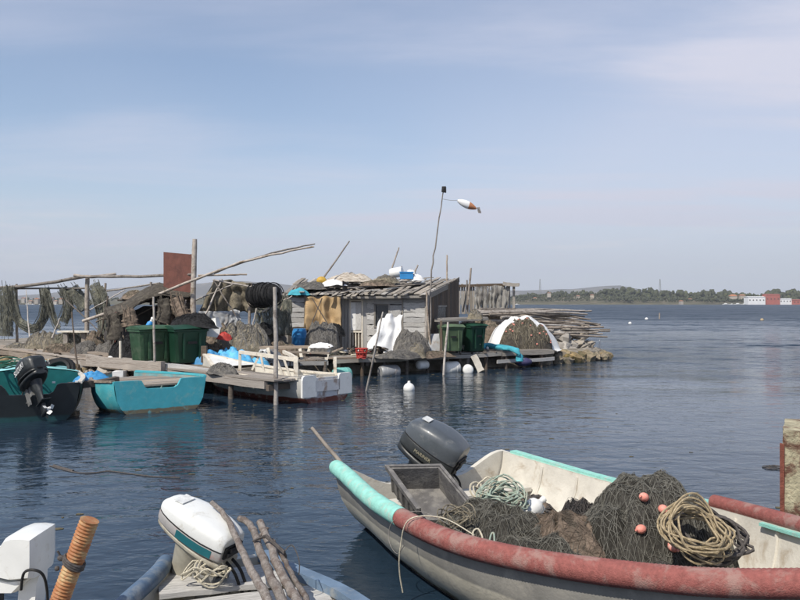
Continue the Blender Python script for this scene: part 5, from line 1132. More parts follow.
plank('loose_timber', at(150, 364.5, 23.2), at(214, 373.5, 21.6), .14, .20, 'wood_pale', None); tag(bpy.data.objects['loose_timber.001'], 'second thinner beam lying on the walkway beside dark bin', 'beam')
heap_thing('net_pile', bpos[1] + V(.1, .4, 1.30), .9, .42, .40, 'net_black', 'black net piled on top of the dark green bins', seed=51, freq=3, rz=-.5)
bt_ = thing('bottle', 'blue and white plastic bottle on the faded green bin', 'bottle', bpos[0] + V(-.05, 0, 1.2)); Mb_ = Matrix.Translation(bpos[0] + V(-.1, -.05, 1.2)) @ Matrix.Rotation(.5, 4, 'Y')
m_ = MB(); m_.lathe([(.09, 0), (.1, .02), (.1, .2), (.05, .27)], 12, Mb_); obj('body', m_, T['blue_plastic'], bt_, 40); m_ = MB(); m_.lathe([(.052, .272), (.05, .33), (.07, .36), (.05, .40)], 12, Mb_); obj('neck', m_, T['white_plastic'], bt_, 40)
dup(b0, V(*at(472, 350, 29.5).xy, .55), R(40), 'dark green waste bin under the flat grey counter right of the hut')
# flat counter over the two bins
ct = thing('counter', 'flat grey counter board laid over the green bins beside the hut', 'counter', at(460, 350, 29))
for k in range(3): plank('counter_board', at(438, 321 - k, 28.6 + k * .5), at(484, 319.5 - k, 29.8 + k * .5), .46, .06, 'wood_grey', ct)
for px, d in ((441, 28.3), (482, 29.6)): plank('leg', V(*at(px, 350, d).xy, .64), at(px, 321, d), .08, .08, 'wood_dark', ct, (0, 1, 0))
heap_thing('net_bundle', at(475, 318, 29.6), .3, .25, .3, 'net_beige', 'pale rag bundle on the flat grey counter', 'rags', seed=52, freq=4)

# ------------------------------------------------------------------ net racks, poles and shelters on the left of the causeway
random.seed(131)
def rail_d(px): return lerp(35.5, 30.0, px / 120)
pole([at(-40, 289, 37.5), at(20, 286.5, 34.6), at(84, 276.5, 31.7)], .075, .07, 'sagging pole of the net rack reaching the forked post', 'rack_pole', crook=.05)
pole([at(74, 275.5, 31.4), at(92, 276.8, 31.4), at(116, 274, 31.6)], .07, .06, 'short pole lying across the top of the forked post', 'rack_pole')
pole([at(88, 276.8, 31.5), at(140, 276.3, 29.8), at(192, 274.5, 27.9)], .06, .055, 'straight rail from forked post to the tall grey post', 'rack_pole', crook=.03)
pole([at(-30, 289, 37), at(40, 288.4, 34), at(86, 288.2, 32)], .045, .04, 'lower rail of the rack carrying the draped nets', 'rack_pole')
pole([at(87, 345, 31.6), at(87, 310, 31.6), at(87.5, 275, 31.6)], .10, .085, 'forked upright post holding the left net rack', 'rack_post')
pole([at(105, 310, 31), at(105.5, 283, 31)], .05, .045, 'thin dark upright stake behind the hanging nets', 'rack_post')
pole([at(17, 345, 35.3), at(16.5, 284, 35.3)], .06, .05, 'upright stake holding the outer end of the net rack', 'rack_post')
pole([at(194, 352, 27.6), at(193.5, 290, 27.5), at(195, 239, 27.4)], .115, .085, 'tall grey post beside the rusty brown panel', 'tall_post', m='pole_light', crook=.02)
pole([at(83, 321, 29.2), at(135, 303.5, 28.4), at(190, 281.5, 27.0), at(236, 264, 26.3), at(280, 253, 26), at(314, 246.5, 26)], .062, .028, 'long bent pole arching past the tall grey post', 'long_pole', m='pole_light', crook=.03, seg=22)
pole([at(214, 273, 27.1), at(240, 263, 26.8), at(280, 251, 26.6), at(315, 243.8, 26.6)], .045, .022, 'slimmer long pole arching just above the bent one', 'long_pole', crook=.03, seg=16)
pole([at(198, 275.5, 27.9), at(247, 274.5, 28.3)], .035, .03, 'thin level rail right of the tall grey post', 'rack_pole')
pole([at(213, 280, 27.4), at(252, 287, 26.9)], .03, .03, 'thin drooping rail leading to the black net roll', 'rack_pole')
pole([at(107, 291, 31), at(160, 283, 29)], .035, .03, 'faint slanting rail behind the dark shelter', 'rack_pole')
pole([at(100, 316, 29.4), at(150, 300, 28.4), at(170, 297, 28.2)], .05, .045, 'slanting roof pole of the dark shelter', 'rack_pole')
pole([at(154.5, 362, 22.3), at(154, 330, 22.3), at(153.5, 297, 22.4)], .035, .03, 'slim pale stake standing before the green bins', 'stake', m='pole_light')
pole([at(151, 305, 29), at(151, 282, 29)], .05, .045, 'short dark stake above the dark shelter', 'stake')
pole([at(78, 368, 25.2), at(74, 340, 25.4), at(72, 312, 25.6)], .03, .022, 'thin dark stick leaning on the walkway edge', 'stake', m='wood_dark')
mb = pole_mb([at(121, 376, 24.2), at(120.5, 341, 24.2)], .05, .045, 7, 6, .01); o = single('mooring_stake', mb, T['white_wood'], 'short white stake set in a concrete foot by the walkway', 'stake', 60)
m_ = MB(); m_.box(at(119.5, 374.5, 23.4), (.30, .30, .22), jit=.02); single('concrete_block', m_, T['tarp_white'], 'pale concrete block under the short white stake', 'block')
lefts = [((96, 322, 29.8), (152, 296, 28.9)), ((110, 330, 28.6), (186, 290, 28.2)), ((118, 300, 29.6), (172, 304, 28.8)), ((66, 300, 32), (100, 332, 30.5)), ((90, 310, 31), (125, 290, 30.2)), ((196, 300, 28), (236, 283, 27.6)), ((202, 322, 27.4), (222, 279, 27.6)), ((236, 316, 27.4), (214, 281, 27.4)), ((252, 330, 27.2), (258, 300, 27.2)), ((262, 312, 27.4), (292, 296, 28)), ((270, 334, 27.2), (286, 298, 27.8)), ((124, 345, 28), (122, 306, 28.2)), ((178, 330, 27.4), (186, 300, 27.4)), ((52, 338, 31.6), (60, 318, 31.8)), ((100, 338, 29.6), (108, 296, 29.8)), ((30, 342, 33), (26, 290, 34))]
for a, b in lefts:
    pole([at(*a), at(*b)], random.uniform(.022, .04), random.uniform(.018, .03), 'thin bare stick leaning among the nets and racks of the causeway', 'leaning_stick', crook=.04, m=random.choice(['pole', 'pole_light', 'wood_dark']), group='thin sticks among the net racks')
# brown panel
pn = thing('rusty_panel', 'tall rusty brown metal panel standing beside the tall grey post', 'panel', V(*at(178, 350, 28.2).xy, .55))
q = [at(163.5, 252.0, 28.4), at(192.5, 254.5, 27.9), at(192.5, 351, 27.9), at(163.5, 351, 28.4)]; m_ = MB(); m_.add(q + [p + V(.05, .16, 0) for p in q], [(3, 2, 1, 0), (4, 5, 6, 7), (0, 1, 5, 4), (1, 2, 6, 5), (2, 3, 7, 6), (3, 0, 4, 7)]); obj('sheet', m_, T['rust'], pn)
for px in (165, 191): plank('stiffener', at(px, 253.5, 28.45), at(px, 350, 28.45), .06, .06, 'wood_dark', pn, (0, 1, 0))
# dark shelter of old sheets between net rack and bins
sh = thing('dark_shelter', 'low shelter of dark sheets and netting behind the green bins', 'shelter', (-9, 28.5, .55))
rows = []
for i in range(15):
    u = i / 14; rows.append([at(lerp(104, 192, u), lerp(316, 292, min(1, u * 1.5)) + 2.5 * math.sin(u * 9) + lerp(4, 0, v) + 1.5 * noise.noise((u * 6, v * 4, 2)), lerp(27.6, 30.6, v)) + V(0, 0, .35 * math.sin(v * 3.1)) for v in (0, .25, .5, .75, 1)])
m_ = MB(); m_.grid(rows); o = obj('roof_sheet', m_, T['net_dark'], sh, 180); o.modifiers.new('thick', 'SOLIDIFY').thickness = .05
m_ = sheet_mb(at(106, 318, 29.3), at(165, 302, 28.9), at(104, 352, 29.0), at(168, 352, 28.6), nf=5, fold=.06, seed=9); obj('hollow_shade', m_, T['cloth_dark'], sh, 180)  # first sheet is added dark colour for the shaded hollow under the roof
m_ = sheet_mb(at(168, 303, 28.0), at(190, 297, 27.9), at(166, 335, 27.6), at(192, 335, 27.6), nf=3, fold=.08, seed=12); obj('side_sheet', m_, T['net_brown'], sh, 180)
obj('post', pole_mb([at(117, 356, 27.6), at(117, 312, 27.7)], .09, .08), T['rust'], sh, 60)
obj('post', pole_mb([at(158, 350, 27.6), at(160, 298, 27.8)], .06, .06), T['wood_dark'], sh, 60)
plank('board', at(92, 352, 27.8), at(116, 357, 27.0), .4, .06, 'wood_deck', sh)
heap_thing('net_pile', at(166, 299, 28.6), .7, .5, .22, 'net_grey', 'dark tangle of net lying on the shelter roof', seed=56, freq=3)
heap_thing('net_pile', at(138, 297, 29.4), .6, .4, .26, 'net_brown', 'brown net lump on the shelter roof by the short stake', seed=57, freq=3)

# nets hanging on the rack: bundles and swags
def swag(pts_top, drop, wd, m, label, seed, n=26, k=9):
    """a gathered net hung between points; every point is a (px, py, d) on its centre line"""
    P = spline([at(*p) for p in pts_top], n); rows = []
    for i, p in enumerate(P):
        tdir = (P[min(i + 1, n - 1)] - P[max(i - 1, 0)]); tdir.y = 0; tdir.normalize(); u = V(-tdir.z, 0, tdir.x); row = []
        wv_ = wd if not isinstance(wd, (list, tuple)) else lerp(wd[0], wd[1], i / (n - 1))
        for j in range(k):
            a = 2 * math.pi * j / k; rr = 1 + .4 * noise.noise((i * .35, j * 1.7, seed)); row.append(p + (u * math.cos(a) * wv_ + V(0, 1, 0) * math.sin(a) * wv_ * .5) * rr)
        rows.append(row)
    mb = MB(); mb.grid(rows, closeu=True)
    for _ in range(14):
        o = V(random.uniform(-1, 1), random.uniform(-.6, 0), random.uniform(-1, 1)) * (wd if not isinstance(wd, (list, tuple)) else wd[0]) * 1.05; mb.tube([p + o + V(0, -.02, 0) for p in P[::3]], .012, 4)
    single('drying_net', mb, T[m], label, 'net', 80)
R_ = 34.0
swag([(4, 287, 35), (6, 305, 35), (6, 320, 35), (5, 336, 35)], 0, .34, 'net_green', 'thick green net bundle hanging straight at outer rack end', 1)
swag([(12, 287, 34.8), (14, 305, 34.8), (20, 322, 34.8), (33, 329, 34.5), (42, 322, 34), (46, 305, 33.8), (44, 288, 33.8)], 0, .20, 'net_green', 'green net looped in a deep swag along the rack', 2)
swag([(46, 288, 33.6), (50, 303, 33.5), (54, 318, 33.5), (59, 328, 33.4)], 0, [.14, .10], 'net_green', 'narrow green net trailing down from the rack', 3)
swag([(63, 288, 33), (69, 300, 33), (67, 313, 33), (63, 322, 33)], 0, .20, 'net_green', 'short green net hanging between swag and forked post', 4)
swag([(72, 288, 32.6), (79, 298, 32.6), (86, 308, 32.5)], 0, [.26, .34], 'net_green', 'wide pale net slanting down to the forked post', 5)
swag([(94, 284, 31.2), (99, 300, 31), (103, 316, 31), (104, 335, 30.8)], 0, .22, 'net_green', 'long green net hanging right of the forked post', 6)
swag([(100, 287, 31.0), (106, 302, 30.8), (108, 318, 30.6)], 0, .14, 'net_green', 'thin green net slip beside the dark shelter', 7)
for px, py, d, rx, h, m, lab, sdd in ((112, 345, 28.2, .7, .7, 'net_grey', 'grey net mound at the mouth of the dark shelter', 66), (130, 345, 27.2, .8, .85, 'net_black', 'black net mound inside the dark shelter', 67), (85, 340, 29.2, .6, .6, 'net_grey', 'grey net mound under the white-topped bench', 68), (45, 343, 32.5, 1.0, .80, 'net_beige', 'broad beige net mound below the drying swag', 61), (70, 341, 31, .8, .9, 'net_green', 'greenish net mound at the foot of the forked post', 62), (60, 344, 30, .7, .45, 'net_brown', 'low brown net mound beside the walkway', 63), (97, 340, 30, .6, .95, 'net_brown', 'dark brown net mound beside the dark shelter', 64), (20, 345, 33, .7, .3, 'net_beige', 'small beige net mound at the outer rack end', 65)):
    heap_thing('net_pile', V(*at(px, py, d).xy, .52), rx, .6, h, m, lab, seed=sdd, freq=2.6, strands=60)
bx = thing('trestle_bench', 'low bench with white top between the net mounds', 'bench', at(76, 345, 30.5))
plank('top', at(60, 331.5, 30.6), at(92, 331.5, 30.4), .45, .06, 'white_wood', bx)
for px in (66, 84): plank('leg', at(px, 346, 30.5), at(px, 332, 30.5), .16, .16, 'wood_deck', bx, (0, 1, 0))

# nets right of the tall post and black roll
sheet('hanging_net', (at(214, 279, 28.2), at(252, 283, 28.2), at(200, 312, 28.4), at(262, 312, 28.4)), 'net_beige', 'olive net spread like a tent right of the tall grey post', 'net', nf=4, fold=.14, seed=22)
sheet('hanging_net', (at(256, 300, 27.6), at(292, 300, 27.6), at(254, 336, 27.4), at(292, 336, 27.4)), 'net_green', 'greenish net curtain under the black net roll', 'net', nf=5, fold=.10, seed=24)
sheet('metal_sheet', (at(199, 311, 27.6), at(240, 311, 27.6), at(199, 327, 27.6), at(240, 327, 27.6)), 'metal_grey', 'blue-grey corrugated sheet behind the pale net mound', 'metal sheet', nf=8, fold=.03, seed=25, nu=70)
sheet('hanging_net', (at(278, 297, 28.6), at(288, 294, 28.6), at(279, 328, 28.6), at(287, 328, 28.6)), 'net_green', 'narrow olive net strip beside the white slats', 'net', nf=2, fold=.05, seed=26)
pole([at(249, 352, 27.4), at(250, 300, 27.4), at(252, 284, 27.4)], .05, .045, 'post holding up the black net roll', 'rack_post'); 
rl = thing('net_roll', 'black net rolled round a pole high above the net mound', 'net roll', at(263, 295, 26.8))
pa, pb = at(251, 296, 27.0), at(277, 294, 26.4); ax = (pb - pa); rows = []
for i in range(19):
    u = i / 18; c = lerp(pa, pb, u); rr = .40 * (1 - .35 * abs(2 * u - 1) ** 3) * (.25 if i in (0, 18) else 1); row = []
    for j in range(26):
        a = 6.283 * j / 26; row.append(c + frame(ax, (0, 0, 1), (0, 0, 0)).to_3x3() @ V(.03 * noise.noise((a, i, 2)), math.cos(a), math.sin(a)) * rr * (1 + .12 * noise.noise((math.cos(a) * 2, math.sin(a) * 2, i * .8))))
    rows.append(row)
m_ = MB(); m_.grid(rows, closeu=True); obj('net_folds', m_, T['net_black'], rl, 180)
m_ = MB()
for k in range(18):
    c = lerp(pa, pb, random.uniform(.08, .92)); tl = random.uniform(-.15, .15); F3 = frame(ax, (0, 0, 1), (0, 0, 0)).to_3x3(); r0 = .41 + random.uniform(-.02, .03)
    m_.tube([c + F3 @ V(tl * math.cos(q), r0 * math.cos(q), r0 * math.sin(q)) for q in [6.283 * i / 20 for i in range(20)]], .014, 4, closed=True)
obj('twine', m_, T['net_black'], rl)
heap_thing('net_pile', V(*at(243, 345, 26.3).xy, .60), 1.1, .7, 1.12, 'net_beige', 'big rounded pale olive net mound between the bins and the barrel', seed=71, freq=2.0, strands=220, p=2.8)
heap_thing('net_pile', V(*at(222, 345, 27.2).xy, .60), .9, .6, 1.25, 'net_brown', 'brown net mound behind the foam boxes', seed=171, freq=3, strands=90)
heap_thing('net_pile', V(*at(270, 340, 28.0).xy, .60), .8, .5, 1.1, 'net_grey', 'grey net mound under the black roll', seed=172, freq=3, strands=90)
heap_thing('net_pile', V(*at(282, 345, 27.0).xy, .60), .9, .5, .55, 'net_brown', 'reddish brown net heap left of the blue barrel', seed=72, freq=3, strands=60)
heap_thing('net_pile', V(*at(266, 348, 25.9).xy, .62), .6, .35, .42, 'metal_grey', 'blue-grey net heap at the foot of the pale mound', seed=73, freq=4)
heap_thing('net_pile', V(*at(265, 322, 27.2).xy, 1.5), .28, .25, .35, 'net_black', 'small black net clump below the black roll', seed=74, freq=4)
heap_thing('blue_tarp', V(*at(208, 352, 24.4).xy, .60), .55, .4, .50, 'tarp_blue', 'deep blue tarpaulin crumpled behind the bins', 'tarpaulin', seed=75, freq=3)
T['tarp_light'] = mat('light_blue_plastic', (.10, .40, .66), .35, .5, 4, .4, 14, col2=(.45, .58, .66), amt=.25, s2=5)
heap_thing('blue_tarp', V(*at(231, 356, 24.6).xy, .60), .75, .4, .50, 'tarp_light', 'light blue plastic sheeting heaped by the white frame', 'sheeting', seed=76, freq=3.5, fine=.06, ffreq=6)
heap_thing('blue_tarp', V(*at(256, 358, 24.9).xy, .58), .45, .3, .22, 'tarp_light', 'small light blue plastic scrap near the landing stage', 'sheeting', seed=77, freq=4)
m_ = MB(); m_.box((0, 0, 0), (.62, .4, .32), jit=.03); m_.xf(Matrix.Translation(at(209, 331, 25.2)) @ Matrix.Rotation(.4, 4, 'Z') @ Matrix.Rotation(.15, 4, 'Y')); single('foam_box', m_, T['white_plastic'], 'white foam fish box lying on the heap by the bins', 'box')
m_ = MB(); m_.box((0, 0, 0), (.42, .3, .3), jit=.03); m_.xf(Matrix.Translation(at(213, 324, 25.6)) @ Matrix.Rotation(-.3, 4, 'Z') @ Matrix.Rotation(-.3, 4, 'Y')); single('foam_box', m_, T['white_plastic'], 'small tilted foam box on top of the white fish box', 'box')
heap_thing('red_bag', at(224, 337.5, 25.2), .24, .18, .20, 'red', 'crumpled red bag between foam box and pale net mound', 'bag', seed=79, freq=4)
heap_thing('rubbish_heap', V(*at(212, 348, 25.4).xy, .60), .75, .5, .62, 'net_brown', 'mixed rubbish heap carrying the foam boxes', 'heap', seed=80, freq=3)

# small boards and trestles on the landing stage
tr = thing('trestle_table', 'low trestle with white legs and long boards beside the landing stage', 'trestle', at(315, 360, 25.0))
plank('board', at(262, 347.5, 25.4), at(331, 347.0, 25.0), .50, .07, 'wood_deck', tr); plank('board', at(285, 352, 24.6), at(330, 353, 24.4), .2, .05, 'wood_deck', tr)
for a, b in (((307, 356), (310, 347)), ((326, 361), (330, 346)), ((270, 358), (268, 348)), ((302, 359), (300, 349))): plank('leg', at(*a, 24.8), at(*b, 24.9), .09, .08, 'white_wood', tr, (0, 1, 0))
plank('side_rail', at(306, 355, 24.7), at(327, 356, 24.6), .04, .09, 'wood_dark', tr)
heap_thing('white_rag', at(321, 345.5, 24.9), .36, .18, .12, 'tarp_white', 'two white rags lying on the trestle boards', 'rag', seed=81, freq=6)

# litter of scraps, sticks and cord lying about the causeway
random.seed(171)
zones = [(-15.5, 33.6, -9.5, 28.0, 1.4, 60, .52), (-7.4, 25.6, -3.2, 26.6, .9, 80, .62), (-4.4, 27.2, -1.5, 28.6, .8, 60, .62), (-1.8, 27.6, 3.6, 30.4, .7, 90, .67), (3.4, 31.4, 6.0, 33.4, .7, 50, .62), (-9.5, 26.8, -7.4, 27.6, .7, 40, .55)]
lit = {}
for x0, y0, x1, y1, wd2, n, z in zones:
    for k in range(n):
        u = random.random(); p = V(lerp(x0, x1, u) + random.gauss(0, wd2 * .4), lerp(y0, y1, u) + random.gauss(0, wd2 * .4), z + random.uniform(.02, .12)); m = random.choice(['wood_deck', 'wood_pale', 'net_grey', 'net_beige', 'rope_pale', 'wood_dark', 'tarp_blue', 'red', 'white_plastic', 'net_brown', 'net_black', 'net_green']); b = lit.setdefault(m, MB())
        if m.startswith('wood'): a = random.uniform(0, 6.28); b.box(p, (random.uniform(.3, 1.1), random.uniform(.05, .14), .04), M=(Matrix.Rotation(a, 3, 'Z') @ Matrix.Rotation(random.uniform(-.35, .35), 3, 'Y')))
        elif m.startswith('net') or m.startswith('rope'):
            P = [p]
            for i in range(9): P.append(P[-1] + V(random.uniform(-.14, .14), random.uniform(-.14, .14), random.uniform(-.03, .05)))
            b.tube(P, random.uniform(.015, .04), 4)
        else: b.ball(p, (random.uniform(.04, .1), random.uniform(.04, .09), random.uniform(.04, .07)), 7, 5)
for m, b in lit.items():
    o = obj('litter', b, T[m]); o['kind'] = 'stuff'; o['label'] = 'scattered scraps and cord lying about the causeway'; o['category'] = 'litter'
for i, (a, b, c, lab) in enumerate((((112, 314, 27.4), (115, 326, 27.3), (114, 340, 27.2), 'grey net rag hanging from the low corner of the dark shelter'), ((128, 309, 27.4), (130, 318, 27.3), (131, 326, 27.3), 'short grey net rag hanging from the middle of the shelter edge'), ((176, 297, 27.4), (180, 310, 27.2), (186, 323, 27.2), 'brown net rag hanging between shelter and tall post'), ((163, 299, 27.4), (165, 312, 27.3), (162, 322, 27.3), 'dark net rag hanging beside the rusty panel'))):
    swag([a, b, c], 0, [.20, .30], ['net_dark', 'net_brown', 'net_brown', 'net_dark'][i], lab, 30 + i)

# ------------------------------------------------------------------ poles standing in the water
pole([V(*at(276.5, 405, 19.3).xy, -1.2), at(276, 360, 19.3), at(275, 287, 19.4)], .062, .05, 'tall dark mooring pole in the water before the workboat', 'mooring_pole', m='pole')
pole([V(*gd(366.5, 391).xy, -1) + V(-.25, 0, 0), gd(366.5, 391), at(377, 340, 21.9), at(383, 312, 22.1)], .035, .022, 'thin leaning pole in the water left of the white buoy', 'mooring_pole', m='pole_light')
pole([V(*gd(443.5, 375).xy, -1), gd(443.5, 375), at(446, 345, 27.4), at(448, 322, 27.5)], .045, .04, 'straight pale pole in the water before the faded green bin', 'mooring_pole', m='pole_light')
# poles on and around the hut
for pts, r0, r1, lab in (([at(324, 277, 31), at(337, 259, 31), at(349.5, 241, 31)], .04, .025, 'slanting rod rising from the yellow float on the roof'),
    ([at(392, 268, 31.5), at(399, 247.5, 31.5)], .035, .025, 'short leaning rod behind the white tank on the roof'), ([at(447, 284, 32.3), at(447, 255, 32.4)], .035, .03, 'upright rod at the high corner of the roof'),
    ([at(401, 274, 31.4), at(401.5, 266.5, 31.4)], .03, .03, 'stub of pipe between white tank and blue crate'), ([at(413, 276, 31.4), at(418, 265, 31.4)], .04, .03, 'short stick leaning on the blue crate'),
    ([at(425.5, 350, 28.8), at(426.5, 320, 28.9), at(429.5, 291, 28.8)], .05, .04, 'bare pole leaning on the hut corner'), ([at(431, 350, 28.6), at(428, 320, 28.7), at(426.5, 292, 28.7)], .04, .035, 'second pole crossing the bare pole at the hut corner'),
    ([at(467, 312, 33.5), at(469, 290, 33.5), at(471, 268, 33.5)], .05, .04, 'stout stake behind the green bins right of the hut'), ([at(463, 312, 33), at(466, 295, 33), at(467, 280, 33)], .04, .03, 'thinner stake beside the stout stake right of the hut')):
    pole(pts, r0, r1, lab, 'roof_rod' if 'roof' in lab or 'crate' in lab else 'stake')
pole([at(430, 345, 28.7), at(431, 280, 28.9), at(436, 240, 29), at(443.5, 190, 29)], .035, .02, 'very tall thin flagpole at the hut corner', 'flagpole', crook=.05, seg=16)
m_ = MB(); m_.box(at(443.8, 189.5, 29), (.14, .10, .22), jit=.03); single('pole_top_marker', m_, T['black'], 'small black marker on top of the thin flagpole', 'marker')
ws = thing('wind_streamer', 'white and orange fish-shaped wind streamer flying from the flagpole', 'wind streamer', at(468, 203, 28.8))
pa, pb = at(457.5, 200.5, 28.8), at(477, 207.5, 28.9); fm = frame(pb - pa, (0, 0, 1), pa); L = (pb - pa).length
def fish(m, u0, u1, nm, dz):
    mb = MB(); rows = []
    for i in range(9):
        u = lerp(u0, u1, i / 8); r_ = .135 * math.sin(math.pi * min(1, u * .92 + .06)) ** .8 + .008; rows.append([fm @ V(u * L, r_ * .8 * math.cos(a), dz + r_ * math.sin(a) - .05 * u) for a in [6.283 * j / 14 for j in range(14)]])
    mb.grid(rows, closeu=True); mb.f += [tuple(range(14)), tuple(range(len(mb.v) - 1, len(mb.v) - 15, -1))]; mb.m += [0, 0]; obj(nm, mb, m, ws, 60)
T['orange_cloth'] = mat('orange_brown_cloth', (.46, .20, .10), .2, .8, 6, .1, 20)
fish(T['tarp_white'], 0, .58, 'head', 0); fish(T['orange_cloth'], .582, 1, 'tail_body', 0)
m_ = MB(); m_.add([pb, pb + V(.16, 0, -.22), pb + V(.05, .02, -.20), pb + V(.10, .02, .02), pb + V(.02, .04, -.1)], [(0, 1, 2), (0, 3, 1), (2, 1, 4)]); m_.tube([pb, pb + V(.14, 0, -.16)], .02, 5); obj('tail_fin', m_, T['metal_grey'], ws)
m_ = MB(); m_.tube([at(442.6, 199, 29), at(450, 200.3, 28.9), pa], .006, 4); obj('tether', m_, T['rope_dark'], ws)
# things on the roof
m_ = MB(); m_.ball(at(321.5, 281, 30.6), (.20, .20, .18), 16, 10); single('float', m_, T['yellow'], 'round yellow float lying on the hut roof', 'float', 180)
tk = at(396.5, 273, 31.2); m_ = MB(); m_.lathe([(.10, -.26), (.18, -.25), (.2, -.2), (.2, .2), (.18, .25), (.08, .26)], 16, Matrix.Translation(tk + V(0, 0, .02)) @ Matrix.Rotation(R(80), 4, 'Y') @ Matrix.Rotation(.3, 4, 'X')); single('white_tank', m_, T['white_plastic'], 'white plastic can lying on the roof beside the blue crate', 'can', 40)
ck = thing('blue_crate', 'blue plastic crate on the ridge of the hut roof', 'crate', at(406.5, 279, 31)); cc = at(406.5, 275.5, 31)
for nm, s_, o_ in (('front_wall', (.52, .03, .28), (0, -.17, 0)), ('back_wall', (.52, .03, .28), (0, .17, 0)), ('end_wall', (.03, .305, .28), (-.245, 0, 0)), ('end_wall', (.03, .305, .28), (.245, 0, 0)), ('bottom', (.45, .305, .03), (0, 0, -.12))):
    m_ = MB(); m_.box(cc + V(*o_), s_); obj(nm, m_, T['blue_plastic'], ck)
m_ = MB(); m_.box(cc + V(.0, -.19, .125), (.56, .04, .04)); obj('rim', m_, T['blue_plastic'], ck)
heap_thing('white_bundle', at(417, 279, 31.0), .28, .2, .20, 'tarp_white', 'white bag lying right of the blue crate on the roof', 'bag', seed=91, freq=5); heap_thing('white_bundle', at(411, 272.5, 31.5), .2, .2, .14, 'tarp_white', 'small white bag peeping over the blue crate', 'bag', seed=92, freq=5)
heap_thing('rag_bundle', at(387, 281, 31), .45, .3, .26, 'net_beige', 'pale rag bundle on the roof under the white can', 'rags', seed=93, freq=5)
heap_thing('rag_bundle', at(333, 284.5, 30.6), .55, .35, .20, 'tarp_white', 'dirty white sheet crumpled on the roof behind the yellow float', 'rags', seed=94, freq=5)
heap_thing('rag_bundle', at(299, 293.5, 29.9), .42, .3, .22, 'cloth_turq', 'turquoise rag on the low left end of the roof', 'rags', seed=95, freq=5)
heap_thing('rag_bundle', at(311, 288, 30.4), .6, .4, .25, 'net_grey', 'grey net rag on the left end of the roof', 'rags', seed=96, freq=5)
heap_thing('rag_bundle', at(378, 284.5, 30.7), .7, .35, .18, 'net_brown', 'brown cloth spread on the roof left of the pale rags', 'rags', seed=97, freq=4)
heap_thing('rag_bundle', at(350, 280, 31.5), .9, .4, .30, 'wood_roof', 'stack of scrap wood along the roof ridge', 'scrap wood', seed=98, freq=3)

# ------------------------------------------------------------------ right end of the jetty
rk = thing('net_fence', 'grey fence of vertical sticks and hung nets behind the pole stack', 'fence', at(490, 310, 36.4))
for k in range(19):
    px = 459 + k * 3.0 + random.uniform(-.8, .8); top = 284.5 + random.uniform(-.8, 1.2); plank('stick', at(px, 314, 36.3), at(px + random.uniform(-.6, .6), top, 36.3), random.uniform(.06, .12), .05, 'wood_grey', rk, (0, 1, 0))
plank('rail', at(457, 286, 36.2), at(519, 284.5, 36.2), .08, .12, 'wood_dark', rk); plank('rail', at(503, 283.6, 36.0), at(519, 285, 36.0), .1, .16, 'wood_grey', rk)
m_ = sheet_mb(at(474, 286, 36.1), at(510, 286, 36.1), at(475, 309, 36.0), at(507, 309, 36.0), nf=7, fold=.12, seed=31); obj('hung_net', m_, T['net_pale'], rk, 180)
heap_thing('net_pile', V(*at(478, 330, 33.4).xy, .55), 1.4, .9, 1.25, 'net_brown', 'brown heap of scrap and nets behind the counter', seed=101, freq=3, strands=80)
# stack of long poles
random.seed(141); dirp = V(.93, .30, 0).normalized()
for k in range(84):
    lay = k // 14; px0 = random.uniform(462, 505) + lay * 1.5; px1 = random.uniform(552, 612) - lay * 4; y = random.uniform(0, 1) ; d0 = 33.6 + y * 2.2
    z = 1.05 + lay * .19 + random.uniform(-.05, .09) + (0.12 if y > .5 else 0)
    a = at(px0, 0, d0); b = at(px1, 0, d0 + 2.0); P = [V(a.x, a.y, z + random.uniform(-.03, .05)), V((a.x + b.x) / 2, (a.y + b.y) / 2, z + random.uniform(.0, .08)), V(b.x, b.y, z + random.uniform(-.25, .05))]
    pole(P, random.uniform(.045, .07), random.uniform(.03, .045), 'long bare pole in the stack behind the white-covered net mound', 'stacked_pole', m=random.choice(['pole', 'pole', 'pole_light']), crook=.05, group='poles stacked at the jetty end')
# big net mound with white sheet over its back
hm = Heap(V(*at(525, 353, 31.9).xy, .62), 1.24, .80, 1.12, .35, 111, amp=.2, freq=3.2, p=2.7, fine=.12, ffreq=6)
tm = thing('net_pile', 'big mound of tangled nets in front of the white sheet', 'net pile', hm.c); obj('net_folds', hm.mb(34, 80), T['net_dark'], tm, 60)
o = obj('twine', hm.strands(420, .008, 9, .09, lift=.03), T['net_beige'], tm); 
m_ = MB()
for k in range(60):
    a, q = random.uniform(0, 6.28), math.sqrt(random.random()) * .9; x = hm.c.x + 1.2 * q * math.cos(a); y = hm.c.y + .8 * q * math.sin(a); m_.ball((x, y, hm.z(x, y) + .02), (.05, .035, .035), 6, 4)
o = obj('small_floats', m_, T['pink'], tm, 180); o['kind'] = 'stuff'
hs = Heap(V(*at(521, 353, 32.45).xy, .60), 1.62, .95, 1.34, .35, 117, amp=.14, freq=1.8, p=2.5, fine=.02, ffreq=3, lob=.1)
single('white_sheet', hs.mb(26, 60), T['tarp_white'], 'white plastic sheet arched over the back of the net mound', 'sheet', 180)
